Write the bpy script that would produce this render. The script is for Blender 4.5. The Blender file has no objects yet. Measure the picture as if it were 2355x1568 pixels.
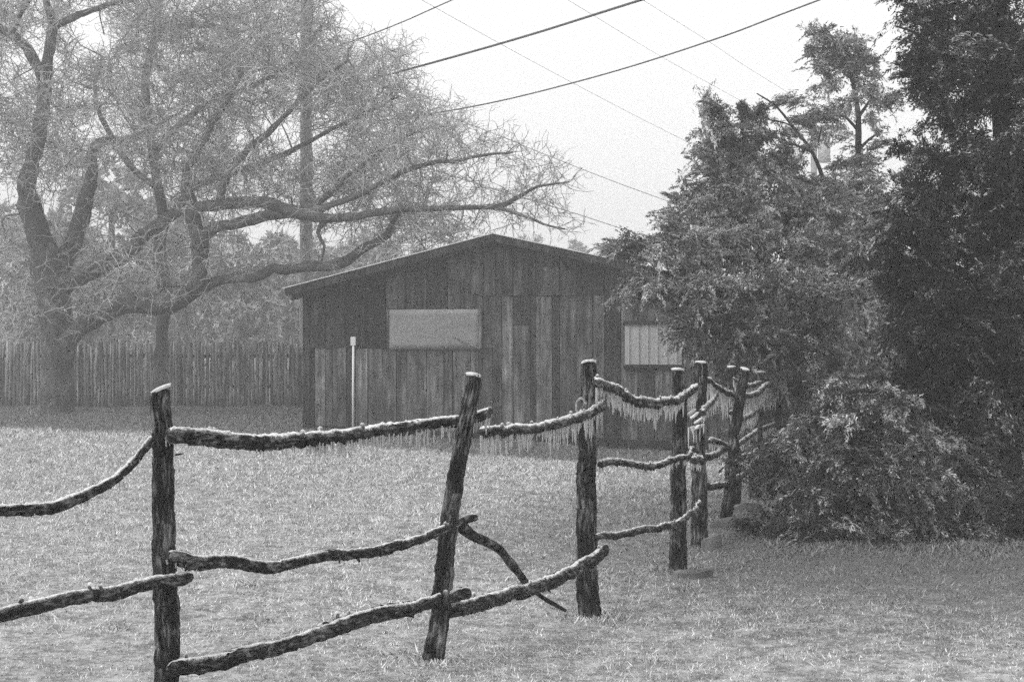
import bpy, math
import numpy as np
from math import radians

rng = np.random.default_rng(7)
scn = bpy.context.scene
COL = scn.collection

# ------------------------------------------------------------------ camera
EYE, FPX, CX, HY = 1.55, 3270.0, 1177.5, 790.0
cam_d = bpy.data.cameras.new("camera")
cam = bpy.data.objects.new("camera", cam_d)
COL.objects.link(cam)
cam.location = (0, 0, EYE)
cam.rotation_euler = (radians(90) + math.atan(6.0 / FPX), 0, 0)
cam_d.sensor_width = 36.0
cam_d.lens = 36.0 * FPX / 2355.0
cam_d.clip_start = 0.05
cam_d.clip_end = 600
scn.camera = cam

# ------------------------------------------------------------------ sky, sun, exposure
SUN_EL, SUN_AZ = radians(45), radians(-115)     # azimuth from +Y, negative = left
world = bpy.data.worlds.new("World")
scn.world = world
world.use_nodes = True
wn, wl = world.node_tree.nodes, world.node_tree.links
wn.clear()
sky = wn.new("ShaderNodeTexSky"); sky.sky_type = 'NISHITA'; sky.sun_disc = False
sky.sun_elevation = SUN_EL; sky.sun_rotation = SUN_AZ
sky.air_density = 1.0; sky.dust_density = 6.0; sky.ozone_density = 1.0
bw = wn.new("ShaderNodeRGBToBW")
scl = wn.new("ShaderNodeMath"); scl.operation = 'MULTIPLY'; scl.inputs[1].default_value = 0.10
ovc = wn.new("ShaderNodeMath"); ovc.operation = 'MULTIPLY_ADD'      # overcast: the clear sky only faintly tints a level cloud
ovc.inputs[1].default_value = 0.10; ovc.inputs[2].default_value = 0.74
bg = wn.new("ShaderNodeBackground"); bg.inputs[1].default_value = 1.0
wo = wn.new("ShaderNodeOutputWorld")
wl.new(sky.outputs[0], bw.inputs[0]); wl.new(bw.outputs[0], scl.inputs[0])
wl.new(scl.outputs[0], ovc.inputs[0]); wl.new(ovc.outputs[0], bg.inputs[0]); wl.new(bg.outputs[0], wo.inputs[0])

sun_d = bpy.data.lights.new("sun", 'SUN')
sun_d.energy = 1.3; sun_d.angle = radians(35); sun_d.color = (1, 1, 1)
sun = bpy.data.objects.new("sun", sun_d); COL.objects.link(sun)
sun.rotation_euler = (radians(90) - SUN_EL, 0, radians(180) - SUN_AZ)

scn.view_settings.view_transform = 'Standard'
scn.view_settings.look = 'None'
scn.view_settings.exposure = 0.70
scn.view_settings.gamma = 1.0
scn.view_settings.use_curve_mapping = False
scn.cycles.max_bounces = 5
scn.cycles.diffuse_bounces = 3
scn.cycles.glossy_bounces = 2
scn.cycles.transmission_bounces = 4
scn.cycles.volume_bounces = 0
scn.cycles.caustics_reflective = False
scn.cycles.caustics_refractive = False
scn.cycles.use_denoising = False            # the leftover grain suits the grainy film look
scn.cycles.use_adaptive_sampling = True
scn.cycles.adaptive_threshold = 0.04
scn.cycles.adaptive_min_samples = 16
HAZE_DENSITY = 0.0064

# ------------------------------------------------------------------ helpers
def W(x, y, Y):
    """picture direction (x, y) at depth Y metres -> world point"""
    return np.array([(x - CX) / FPX * Y, Y, EYE - (y - HY) / FPX * Y])

def link(o, parent=None):
    COL.objects.link(o)
    if parent is not None:
        o.parent = parent
    return o

def empty(name, loc=(0, 0, 0)):
    o = bpy.data.objects.new(name, None)
    o.location = loc
    o.empty_display_size = 0.2
    return link(o)

def tag(o, label=None, cat=None, group=None, kind=None):
    if label: o["label"] = label
    if cat: o["category"] = cat
    if group: o["group"] = group
    if kind: o["kind"] = kind
    return o

class MB:
    """collects vertices and faces (numpy), optional per-vertex vector attribute tc"""
    def __init__(self):
        self.v, self.f3, self.f4, self.tc, self.n = [], [], [], [], 0
    def add(self, v, quads=None, tris=None, tc=None):
        v = np.asarray(v, float).reshape(-1, 3)
        self.v.append(v)
        self.tc.append(np.asarray(tc, float).reshape(-1, 3) if tc is not None else v.copy())
        if quads is not None and len(quads): self.f4.append(np.asarray(quads, np.int64).reshape(-1, 4) + self.n)
        if tris is not None and len(tris): self.f3.append(np.asarray(tris, np.int64).reshape(-1, 3) + self.n)
        self.n += len(v)
    def box(self, lo, hi):
        lo, hi = np.asarray(lo, float), np.asarray(hi, float)
        v = [[(lo, hi)[i][0], (lo, hi)[j][1], (lo, hi)[k][2]] for k in (0, 1) for j in (0, 1) for i in (0, 1)]
        self.add(v, [[0, 2, 3, 1], [4, 5, 7, 6], [0, 1, 5, 4], [2, 6, 7, 3], [0, 4, 6, 2], [1, 3, 7, 5]])
    def hexa(self, v8):
        self.add(v8, [[0, 2, 3, 1], [4, 5, 7, 6], [0, 1, 5, 4], [2, 6, 7, 3], [0, 4, 6, 2], [1, 3, 7, 5]])
    def build(self, name, mat, parent=None, smooth=True, origin=None):
        me = bpy.data.meshes.new(name)
        v = np.concatenate(self.v)
        if origin is not None: v = v - np.asarray(origin)
        f4 = np.concatenate(self.f4) if self.f4 else np.zeros((0, 4), np.int64)
        f3 = np.concatenate(self.f3) if self.f3 else np.zeros((0, 3), np.int64)
        me.vertices.add(len(v)); me.vertices.foreach_set("co", v.astype(np.float32).ravel())
        loops = np.concatenate([f4.ravel(), f3.ravel()]).astype(np.int32)
        me.loops.add(len(loops)); me.loops.foreach_set("vertex_index", loops)
        np_ = len(f4) + len(f3)
        me.polygons.add(np_)
        starts = np.concatenate([np.arange(len(f4)) * 4, len(f4) * 4 + np.arange(len(f3)) * 3]).astype(np.int32)
        me.polygons.foreach_set("loop_start", starts)
        me.polygons.foreach_set("use_smooth", np.full(np_, bool(smooth)))
        a = me.attributes.new("tc", 'FLOAT_VECTOR', 'POINT')
        a.data.foreach_set("vector", np.concatenate(self.tc).astype(np.float32).ravel())
        me.update(calc_edges=True)
        me.materials.append(mat)
        o = bpy.data.objects.new(name, me)
        if origin is not None: o.location = origin
        return link(o, parent)

def catmull(P, n):
    P = np.asarray(P, float)
    if len(P) == 2:
        t = np.linspace(0, 1, n)[:, None]
        return P[0] * (1 - t) + P[1] * t
    Q = np.vstack([2 * P[0] - P[1], P, 2 * P[-1] - P[-2]])
    seg = np.linalg.norm(np.diff(P[:, :3], axis=0), axis=1)
    cum = np.concatenate([[0], np.cumsum(seg)])
    out = []
    for u in np.linspace(0, cum[-1], n):
        i = min(np.searchsorted(cum, u, side='right') - 1, len(seg) - 1); i = max(i, 0)
        t = (u - cum[i]) / max(seg[i], 1e-9)
        a, b, c, d = Q[i], Q[i + 1], Q[i + 2], Q[i + 3]
        out.append(0.5 * ((2 * b) + (-a + c) * t + (2 * a - 5 * b + 4 * c - d) * t * t + (-a + 3 * b - 3 * c + d) * t ** 3))
    return np.array(out)

def frames(P, up=(0, 0, 1)):
    T = np.gradient(P, axis=0); T /= np.linalg.norm(T, axis=1)[:, None] + 1e-12
    up = np.asarray(up, float)
    if abs(T[0] @ up) > 0.92: up = np.array([0.0, -1.0, 0.0])
    N = np.zeros_like(P)
    n = up - T[0] * (up @ T[0]); n /= np.linalg.norm(n)
    for i in range(len(P)):
        n = n - T[i] * (n @ T[i]); n /= np.linalg.norm(n) + 1e-12
        N[i] = n
    return T, N, np.cross(T, N)

def tube(mb, P, R, k=8, rough=0.0, seed=0, cap=True, lump=0.0, cracks=0, square=0.0):
    """tapered tube; angle 0 is the path's 'up' side; rough = length-wise ridges, lump = swellings"""
    P = np.asarray(P, float); n = len(P)
    R = np.broadcast_to(np.asarray(R, float), (n,)).copy()
    T, N, B = frames(P)
    g = np.random.default_rng(seed)
    L = np.concatenate([[0], np.cumsum(np.linalg.norm(np.diff(P, axis=0), axis=1))])
    th = np.arange(k) * 2 * np.pi / k
    D = np.ones((n, k))
    if rough:
        for m in (2, 3, 5, 7, 9):
            D += rough / math.sqrt(m) * np.sin(m * th[None, :] + g.uniform(0, 6.3) + (L * g.normal(0, 2.5))[:, None] + 0.6 * np.sin(L * g.uniform(4, 14))[:, None])
        D += g.normal(0, rough * 0.45, (n, k))
    if square:
        ph0 = g.uniform(.5, 1.1)
        D += square * (np.cos(4 * (th + ph0)) + .5 * np.cos(3 * th + g.uniform(0, 6)))[None, :]
    for _ in range(cracks):
        tc0 = g.uniform(0, 6.28) + np.cumsum(g.normal(0, .05, n)); a_, b_ = np.sort(g.uniform(-.2, 1.2, 2))
        on = ((np.linspace(0, 1, n) > a_) & (np.linspace(0, 1, n) < b_))[:, None]
        dth = (th[None, :] - tc0[:, None] + np.pi) % (2 * np.pi) - np.pi
        D -= on * g.uniform(.12, .28) * np.exp(-(dth / .13) ** 2)
    if lump:
        for w in (5, 9, 17, 31):
            D += (lump * np.sin(L * w * g.uniform(.7, 1.3) + g.uniform(0, 6.3)))[:, None] * 0.5
    rr = R[:, None] * np.clip(D, 0.5, 1.7)
    V = P[:, None, :] + rr[..., None] * (np.cos(th)[None, :, None] * N[:, None, :] + np.sin(th)[None, :, None] * B[:, None, :])
    off = g.uniform(0, 50, 3)
    tc = np.stack([np.broadcast_to(np.cos(th), (n, k)) * R.mean(), np.broadcast_to(np.sin(th), (n, k)) * R.mean(),
                   np.broadcast_to(L[:, None], (n, k))], -1) + off
    i = np.arange(n - 1)[:, None] * k; j = np.arange(k)[None, :]; j2 = (j + 1) % k
    q = np.stack([i + j, i + j2, i + k + j2, i + k + j], -1).reshape(-1, 4)
    v = V.reshape(-1, 3); t = tc.reshape(-1, 3); tris = []
    if cap:
        v = np.vstack([v, P[0], P[-1]]); t = np.vstack([t, [off], [off + [0, 0, L[-1]]]])
        a, b = n * k, n * k + 1
        for jj in range(k):
            tris.append([a, (jj + 1) % k, jj]); tris.append([b, (n - 1) * k + jj, (n - 1) * k + (jj + 1) % k])
    mb.add(v, q, tris, t)

def batch_tubes(mb, P, R, k=3):
    """many thin twigs at once: P (N,K,3), R (N,K)"""
    N, K = P.shape[:2]
    T = np.gradient(P, axis=1); T /= np.linalg.norm(T, axis=2, keepdims=True) + 1e-9
    ref = rng.normal(size=(N, 1, 3))
    A = np.cross(T, ref); A /= np.linalg.norm(A, axis=2, keepdims=True) + 1e-9
    B = np.cross(T, A)
    th = np.arange(k) * 2 * np.pi / k
    V = P[:, :, None, :] + R[:, :, None, None] * (np.cos(th)[None, None, :, None] * A[:, :, None, :] + np.sin(th)[None, None, :, None] * B[:, :, None, :])
    base = (np.arange(N) * K * k)[:, None, None] + (np.arange(K - 1) * k)[None, :, None]
    j = np.arange(k)[None, None, :]; j2 = (j + 1) % k
    q = np.stack([base + j, base + j2, base + k + j2, base + k + j], -1).reshape(-1, 4)
    mb.add(V.reshape(-1, 3), q)

def unit(a):
    return a / (np.linalg.norm(a, axis=-1, keepdims=True) + 1e-9)

# ------------------------------------------------------------------ materials (all grey: the place is seen in black and white)
def new_mat(name, rough=0.8, spec=0.3):
    m = bpy.data.materials.new(name); m.use_nodes = True
    nt = m.node_tree; b = nt.nodes["Principled BSDF"]
    b.inputs["Roughness"].default_value = rough
    b.inputs["Specular IOR Level"].default_value = spec
    return m, nt, b

def nd(nt, typ, **kw):
    n = nt.nodes.new(typ)
    for k_, v_ in kw.items():
        if k_.startswith("i_"):
            n.inputs[int(k_[2:])].default_value = v_
        else:
            setattr(n, k_, v_)
    return n

def math_n(nt, op, a, b=None, c=None, clamp=False):
    n = nt.nodes.new("ShaderNodeMath"); n.operation = op; n.use_clamp = clamp
    for i, s in enumerate((a, b, c)):
        if s is None: continue
        if isinstance(s, (int, float)): n.inputs[i].default_value = s
        else: nt.links.new(s, n.inputs[i])
    return n.outputs[0]

def ramp(nt, src, stops):
    r = nt.nodes.new("ShaderNodeValToRGB")
    e = r.color_ramp.elements
    while len(e) < len(stops): e.new(0.5)
    for el, (p, g) in zip(e, stops):
        el.position = p; el.color = (g, g, g, 1)
    nt.links.new(src, r.inputs[0])
    return r.outputs[0]

def coords(nt, src, scale, attr=None):
    if src == "attr":
        s = nd(nt, "ShaderNodeAttribute", attribute_name=attr or "tc").outputs["Vector"]
    elif src == "pos":
        s = nd(nt, "ShaderNodeNewGeometry").outputs["Position"]
    else:
        s = nd(nt, "ShaderNodeTexCoord").outputs[src]
    m = nd(nt, "ShaderNodeMapping"); m.inputs["Scale"].default_value = scale
    nt.links.new(s, m.inputs[0])
    return m.outputs[0]

def noise(nt, vec, scale=1.0, detail=4, rough=0.6):
    n = nd(nt, "ShaderNodeTexNoise"); n.inputs["Scale"].default_value = scale
    n.inputs["Detail"].default_value = detail; n.inputs["Roughness"].default_value = rough
    if vec is not None: nt.links.new(vec, n.inputs["Vector"])
    return n.outputs[0]

def bump(nt, b, h, strength=0.5, dist=0.01):
    n = nd(nt, "ShaderNodeBump"); n.inputs["Strength"].default_value = strength
    n.inputs["Distance"].default_value = dist
    nt.links.new(h, n.inputs["Height"]); nt.links.new(n.outputs[0], b.inputs["Normal"])

def grain_mat(name, stops, sc=(70, 70, 5), rough=0.75, spec=0.3, bstr=0.8, bd=0.012):
    m, nt, b = new_mat(name, rough, spec)
    n1 = noise(nt, coords(nt, "attr", sc), 1.0, 5, 0.65)
    n2 = noise(nt, coords(nt, "attr", (sc[0] * .25, sc[1] * .25, sc[2] * .6)), 1.0, 3, 0.6)
    mix = math_n(nt, 'ADD', math_n(nt, 'MULTIPLY', n1, 0.6), math_n(nt, 'MULTIPLY', n2, 0.4))
    nt.links.new(ramp(nt, mix, stops), b.inputs["Base Color"])
    bump(nt, b, mix, bstr, bd)
    return m

M = {}
M["post_wood"] = grain_mat("wet_split_post", [(0.43, 0.002), (0.495, 0.012), (0.54, 0.06), (0.63, 0.22)], (62, 62, 11), 0.7, 0.2, 1.0, 0.02)
M["rail_bark"] = grain_mat("wet_rail_bark", [(0.44, 0.002), (0.5, 0.010), (0.56, 0.09), (0.66, 0.26)], (70, 70, 26), 0.7, 0.25, 1.0, 0.02)
M["oak_bark"] = grain_mat("oak_bark", [(0.3, 0.035), (0.5, 0.085), (0.7, 0.22)], (10, 10, 4), 0.85, 0.2, 0.8, 0.05)  # bark tone raised to stand in for thicker fog
M["cedar_bark"] = grain_mat("cedar_bark", [(0.3, 0.01), (0.5, 0.028), (0.7, 0.07)], (30, 30, 3), 0.85, 0.2)

def plain(name, g, rough=0.8, spec=0.3, var=0.25, sc=(3, 3, 3), src="Object"):
    m, nt, b = new_mat(name, rough, spec)
    n = noise(nt, coords(nt, src, sc), 1.0, 5, 0.6)
    nt.links.new(ramp(nt, n, [(0.25, g * (1 - var)), (0.75, g * (1 + var))]), b.inputs["Base Color"])
    return m

def ice_mat(name, g=0.8, trans=0.35):
    m, nt, b = new_mat(name, 0.22, 0.5)
    n = noise(nt, coords(nt, "pos", (60, 60, 60)), 1.0, 3, 0.6)
    nt.links.new(ramp(nt, n, [(0.3, g * 0.75), (0.7, g)]), b.inputs["Base Color"])
    b.inputs["Transmission Weight"].default_value = trans
    b.inputs["IOR"].default_value = 1.31
    bump(nt, b, n, 0.4, 0.004)
    return m
M["ice"] = ice_mat("rime_ice", 0.8, 0.12)
def glaze_mat():
    """clear glaze with white crusted patches: bark shows through where the ice is clear"""
    m, nt, b = new_mat("ice_glaze", 0.2, 0.5)
    n = noise(nt, coords(nt, "pos", (95, 95, 95)), 1.0, 4, 0.7)
    b.inputs["Base Color"].default_value = (.78, .78, .78, 1)
    bump(nt, b, n, 0.6, 0.004)
    tr = nd(nt, "ShaderNodeBsdfTransparent"); mx = nd(nt, "ShaderNodeMixShader")
    geo = nd(nt, "ShaderNodeNewGeometry"); sp = nd(nt, "ShaderNodeSeparateXYZ"); nt.links.new(geo.outputs["Normal"], sp.inputs[0])
    n2 = noise(nt, coords(nt, "pos", (17, 17, 17)), 1.0, 3, 0.6)
    v = math_n(nt, 'ADD', math_n(nt, 'ADD', math_n(nt, 'MULTIPLY', n, .55), math_n(nt, 'MULTIPLY', n2, .45)), math_n(nt, 'MULTIPLY', sp.outputs[2], .22))
    nt.links.new(ramp(nt, v, [(0.54, 0.10), (0.76, 0.95)]), mx.inputs[0])
    nt.links.new(tr.outputs[0], mx.inputs[1]); nt.links.new(b.outputs[0], mx.inputs[2])
    nt.links.new(mx.outputs[0], nt.nodes["Material Output"].inputs["Surface"])
    return m
M["glaze"] = glaze_mat()
M["icicle"] = ice_mat("clear_icicle", 0.93, 0.5)
M["twig"] = plain("icy_twig", 0.40, 0.5, 0.4, 0.5, (1.4, 1.4, 1.4), "pos")  # ice grey, raised further in place of thicker fog
M["wire"] = plain("black_cable", 0.09, 0.6, 0.3)
M["thin_wire"] = plain("iced_thin_wire", 0.48, 0.5, 0.4)  # ice grey, with fog fade painted in as extra paleness
M["pole"] = grain_mat("pole_wood", [(0.3, 0.2), (0.7, 0.36)], (20, 20, 1.5), 0.85, 0.2)  # wood tone lightened so that haze is painted in
M["metal_grey"] = plain("dull_metal", 0.5, 0.5, 0.4)

def leaf_mat(name, lo, hi, frost=0.3):
    m, nt, b = new_mat(name, 0.6, 0.12)
    n = noise(nt, coords(nt, "pos", (2.2, 2.2, 2.2)), 1.0, 3, 0.6)
    fine = noise(nt, coords(nt, "attr", (1, 1, 1)), 1.0, 0, 0.5)     # attribute: one random value a leaf
    at = nd(nt, "ShaderNodeAttribute", attribute_name="tc"); sep = nd(nt, "ShaderNodeSeparateXYZ")
    nt.links.new(at.outputs["Vector"], sep.inputs[0])
    v = math_n(nt, 'ADD', math_n(nt, 'MULTIPLY', n, 0.5), math_n(nt, 'MULTIPLY', sep.outputs[0], 0.5))
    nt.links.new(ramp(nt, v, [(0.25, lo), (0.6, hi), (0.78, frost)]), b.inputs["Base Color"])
    return m
M["icy_cedar_leaf"] = leaf_mat("ice_laden_cedar_foliage", 0.08, 0.33, 0.75)
M["cedar_leaf"] = leaf_mat("cedar_foliage_glazed", 0.005, 0.055, 0.50)
M["bough_leaf"] = leaf_mat("iced_cedar_bough", 0.010, 0.13, 0.62)
M["far_leaf"] = leaf_mat("far_foliage", 0.34, 0.46, 0.56)  # paler than real leaves: fog fade is put into the colour

def board_mat():
    m, nt, b = new_mat("weathered_board", 0.85, 0.2)
    oi = nd(nt, "ShaderNodeObjectInfo")
    tcn = nd(nt, "ShaderNodeTexCoord")
    add = nd(nt, "ShaderNodeVectorMath", operation='ADD'); nt.links.new(tcn.outputs["Object"], add.inputs[0])
    comb = nd(nt, "ShaderNodeCombineXYZ")
    nt.links.new(math_n(nt, 'MULTIPLY', oi.outputs["Random"], 90.0), comb.inputs[0])
    nt.links.new(math_n(nt, 'MULTIPLY', oi.outputs["Random"], 37.0), comb.inputs[2])
    nt.links.new(comb.outputs[0], add.inputs[1])
    mp = nd(nt, "ShaderNodeMapping"); mp.inputs["Scale"].default_value = (16, 16, 0.9); nt.links.new(add.outputs[0], mp.inputs[0])
    mp2 = nd(nt, "ShaderNodeMapping"); mp2.inputs["Scale"].default_value = (4, 4, 1.6); nt.links.new(add.outputs[0], mp2.inputs[0])
    n1 = noise(nt, mp.outputs[0], 1, 5, 0.65); n2 = noise(nt, mp2.outputs[0], 1, 4, 0.65)
    v = math_n(nt, 'ADD', math_n(nt, 'MULTIPLY', n1, 0.5), math_n(nt, 'MULTIPLY', n2, 0.5))
    g = ramp(nt, v, [(0.36, 0.12), (0.46, 0.6), (0.55, 1.2), (0.68, 3.2)])
    mul = nd(nt, "ShaderNodeMixRGB", blend_type='MULTIPLY'); mul.inputs[0].default_value = 1
    nt.links.new(oi.outputs["Color"], mul.inputs[1]); nt.links.new(g, mul.inputs[2])
    nt.links.new(mul.outputs[0], b.inputs["Base Color"])
    bump(nt, b, n1, 0.5, 0.01)
    return m
M["board"] = board_mat()

def ground_mat(name, lo, hi, blades=False):
    """frosted lawn; frost is missing under the oak, where the freezing rain did not reach; cedar shade is mixed into the colour"""
    m, nt, b = new_mat(name, 0.7, 0.3)
    pos = nd(nt, "ShaderNodeNewGeometry").outputs["Position"]
    sp = nd(nt, "ShaderNodeSeparateXYZ"); nt.links.new(pos, sp.inputs[0])
    nbig = noise(nt, coords(nt, "pos", (0.5, 0.5, 0.5)), 1, 4, 0.6)
    nmid = noise(nt, coords(nt, "pos", (9, 9, 9)), 1, 5, 0.75)
    nfin = noise(nt, coords(nt, "pos", (22, 22, 22)), 1, 4, 0.7)
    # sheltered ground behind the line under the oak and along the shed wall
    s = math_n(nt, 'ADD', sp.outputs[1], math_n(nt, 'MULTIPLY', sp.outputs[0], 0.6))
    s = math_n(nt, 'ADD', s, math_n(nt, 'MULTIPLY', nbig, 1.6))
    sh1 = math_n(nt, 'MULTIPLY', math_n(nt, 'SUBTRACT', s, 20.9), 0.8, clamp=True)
    # shade beneath the cedars, painted into the ground tone
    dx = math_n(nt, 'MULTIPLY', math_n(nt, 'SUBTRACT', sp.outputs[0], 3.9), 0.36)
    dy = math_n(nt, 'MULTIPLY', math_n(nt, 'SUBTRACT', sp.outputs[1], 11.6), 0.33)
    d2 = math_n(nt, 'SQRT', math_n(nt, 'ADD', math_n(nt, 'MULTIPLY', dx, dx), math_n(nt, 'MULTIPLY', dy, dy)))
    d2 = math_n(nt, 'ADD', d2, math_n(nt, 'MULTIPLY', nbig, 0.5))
    cedar_shade = math_n(nt, 'MULTIPLY', math_n(nt, 'SUBTRACT', 1.95, d2), 1.0, clamp=True)
    sh = math_n(nt, 'MAXIMUM', math_n(nt, 'MULTIPLY', sh1, 0.80), math_n(nt, 'MULTIPLY', cedar_shade, 0.85))
    if blades:
        at = nd(nt, "ShaderNodeAttribute", attribute_name="tc"); s2 = nd(nt, "ShaderNodeSeparateXYZ")
        nt.links.new(at.outputs["Vector"], s2.inputs[0])
        fine = s2.outputs[0]
    else:
        fine = nfin
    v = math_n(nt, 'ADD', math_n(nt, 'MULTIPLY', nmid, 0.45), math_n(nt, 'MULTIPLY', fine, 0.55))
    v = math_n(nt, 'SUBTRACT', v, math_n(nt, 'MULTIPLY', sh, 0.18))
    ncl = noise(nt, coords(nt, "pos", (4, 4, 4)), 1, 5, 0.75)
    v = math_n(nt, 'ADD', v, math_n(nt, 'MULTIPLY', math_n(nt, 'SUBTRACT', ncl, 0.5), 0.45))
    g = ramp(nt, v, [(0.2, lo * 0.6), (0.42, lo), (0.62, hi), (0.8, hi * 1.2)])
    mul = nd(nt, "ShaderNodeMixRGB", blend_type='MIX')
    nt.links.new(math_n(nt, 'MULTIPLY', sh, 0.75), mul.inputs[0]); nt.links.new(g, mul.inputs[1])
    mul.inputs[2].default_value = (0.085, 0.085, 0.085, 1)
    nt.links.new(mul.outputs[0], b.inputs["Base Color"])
    if not blades:
        bump(nt, b, v, 0.5, 0.03)
    return m
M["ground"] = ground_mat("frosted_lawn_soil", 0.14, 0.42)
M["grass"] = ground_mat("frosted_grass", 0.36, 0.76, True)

# ------------------------------------------------------------------ ground
GX0, GX1, GY0, GY1 = -105, 105, -55, 160
def ground_z(x, y):
    f = np.clip((y - 17.5) / 6, 0, 1); f = f * f * (3 - 2 * f); h = np.clip((x + 3.6) / 5.5, 0, 1)
    fall = -.27 * f * h * h * (3 - 2 * h)              # the yard falls away towards the shed's right corner
    return fall + 0.035 * np.sin(x * 0.9 + 1.0) * np.sin(y * 0.55) + 0.02 * np.sin(x * 2.1 + y * 1.3)

mb = MB()
gx = np.concatenate([np.linspace(GX0, -16, 10)[:-1], np.linspace(-16, 10, 105), np.linspace(10, GX1, 10)[1:]])
gy = np.concatenate([np.linspace(GY0, 2, 8)[:-1], np.linspace(2, 38, 145), np.linspace(38, GY1, 10)[1:]])
XX, YY = np.meshgrid(gx, gy)
ZZ = ground_z(XX, YY)
nx, ny = len(gx), len(gy)
i = (np.arange(ny - 1)[:, None] * nx + np.arange(nx - 1)[None, :])
mb.add(np.stack([XX, YY, ZZ], -1).reshape(-1, 3), np.stack([i, i + 1, i + nx + 1, i + nx], -1).reshape(-1, 4))
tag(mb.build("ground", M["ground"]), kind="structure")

# ------------------------------------------------------------------ shed
LX, LY = -3.76, 26.0                              # left front corner
RY = 24.7; RX = (1400 - CX) / FPX * RY
ux, uy = RX - LX, RY - LY
ul = math.hypot(ux, uy); U = np.array([ux / ul, uy / ul, 0]); NRM = np.array([uy / ul, -ux / ul, 0])
if NRM[1] > 0: NRM = -NRM
L0 = np.array([LX, LY, 0.0])

def wall_at(x, y, off=0.0):
    """picture point -> (s along wall, height) on the plane 'off' metres in front of the gable wall"""
    k = (x - CX) / FPX
    b0 = L0 + NRM * off
    s = (k * b0[1] - b0[0]) / (U[0] - k * U[1])
    Y = b0[1] + U[1] * s
    return s, EYE - (y - HY) / FPX * Y

shed = empty("board_shed", tuple(L0))
tag(shed, "dark weathered board shed with low gable roof behind the rail fence", "shed")
rot = math.atan2(U[1], U[0])
shed.rotation_euler = (0, 0, rot)
# local frame: x along wall, -y towards the viewer, z up
OV = 0.35
sT, zT = wall_at(655, 664, OV); sR, zR = wall_at(1136, 537, OV); sQ, zQ = wall_at(1420, 598, OV)
slopeL = (zR - zT) / (sR - sT); slopeR = (zR - zQ) / (sQ - sR)
sE = sR + (zR - zT) / slopeR                       # right eave
S1 = sE - 0.25                                     # right wall corner
DEPTH = 5.5
RT = 0.07                                          # roof thickness
def roof_under(s):
    return (zR - (sR - s) * slopeL if s < sR else zR - (s - sR) * slopeR) - RT

def local(name, mbx, mat, parent=shed, smooth=False, color=None):
    o = mbx.build(name, mat, parent, smooth)
    if color is not None: o.color = (color, color, color, 1)
    return o

# inner sheathing: side walls, back wall and the dark backing behind the boards
M["sheath"] = plain("shed_inner_wall", 0.02, 0.9, 0.1)
m_ = MB(); z0, z1 = roof_under(0.02), roof_under(S1 - 0.02)
m_.add([[0.02, 0.03, -.4], [S1 - .02, 0.03, -.4], [S1 - .02, 0.03, z1], [sR, 0.03, zR - RT], [0.02, 0.03, z0]], None, [[0, 1, 2], [0, 2, 3], [0, 3, 4]])
local("backing_wall", m_, M["sheath"])
m_ = MB(); m_.add([[0.02, DEPTH, 0], [S1 - .02, DEPTH, 0], [S1 - .02, DEPTH, z1], [sR, DEPTH, zR - RT], [0.02, DEPTH, z0]], None, [[0, 2, 1], [0, 3, 2], [0, 4, 3]])
local("rear_wall", m_, M["board"], color=0.06)
for s in (0.0, S1 - 0.03):
    m_ = MB(); m_.box((s, 0.06, 0), (s + 0.03, DEPTH - 0.01, roof_under(s + .015) - .01)); local("side_wall", m_, M["board"], color=0.06)

def zx(x):  # abscissa on my study enlargement of the gable -> picture abscissa
    return (650 + x / 2.613) / 1.0204
def zy(y):
    return (500 + y / 2.613) / 1.0204
brng = np.random.default_rng(3)

def board(xa, xb, zb, zt, tone, off=0.0, gap=0.012, name="board"):
    """one plank from s=xa to xb, between heights zb and zt (zt may be None: up to the roof)"""
    th = 0.022 + brng.uniform(0, 0.014)
    a, b_ = xa + gap * brng.uniform(.2, 1), xb - gap * brng.uniform(.2, 1)
    sk = brng.normal(0, 0.004)
    m_ = MB()
    ta = roof_under(a) - 0.004 if zt is None else zt + brng.normal(0, .006)
    tb = roof_under(b_) - 0.004 if zt is None else zt + brng.normal(0, .006)
    if zt is None and a < sR < b_:
        ta = tb = min(ta, tb)
    y0, y1 = -off, -off - th
    c = ((a + b_) / 2, y0, (zb + ta) / 2)
    v = np.array([[a + sk, y0, zb], [b_ + sk, y0, zb], [a + sk, y1, zb], [b_ + sk, y1, zb],
                  [a, y0, ta], [b_, y0, tb], [a, y1, ta], [b_, y1, tb]])
    m_.hexa(v)
    o = m_.build(name, M["board"], shed, False, c)
    t = max(0.008, tone * 1.0 * brng.uniform(0.7, 1.3))
    o.color = (t, t, t, 1)
    return o

low_edges = [178, 235, 300, 345, 430, 485, 560, 650, 735, 800, 920, 1025, 1080, 1190, 1240]
low_tone = [.03, .12, .10, .08, .025, .10, .13, .11, .09, .13, .135, .06, .09, .08]
sl = [wall_at(zx(e), 900)[0] for e in low_edges]; sl[0] = 0.0
z_mid = wall_at(zx(700), zy(830))[1]
for i in range(len(low_tone)):
    board(sl[i], sl[i + 1], -.35, z_mid + (0 if i > 3 else brng.uniform(-.1, .15)), low_tone[i])
right_edges = [1240, 1325, 1380, 1450, 1555, 1590, 1690, 1735, 1840, 1940, 2010, 2110]
right_tone = [.085, .06, .115, .05, .03, .095, .028, .095, .075, .085, .028]
sr_ = [wall_at(zx(e), 900)[0] for e in right_edges]
z_seam = wall_at(zx(1700), zy(510))[1]
for i in range(len(right_tone)):
    if 3 <= i <= 3:
        zmid2 = wall_at(zx(1500), zy(690))[1]
        board(sr_[i], sr_[i + 1], -.38, zmid2, .085); board(sr_[i], sr_[i + 1], zmid2 + .01, z_seam, .03)
    else:
        board(sr_[i], sr_[i + 1], -.38, z_seam, right_tone[i])
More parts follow.
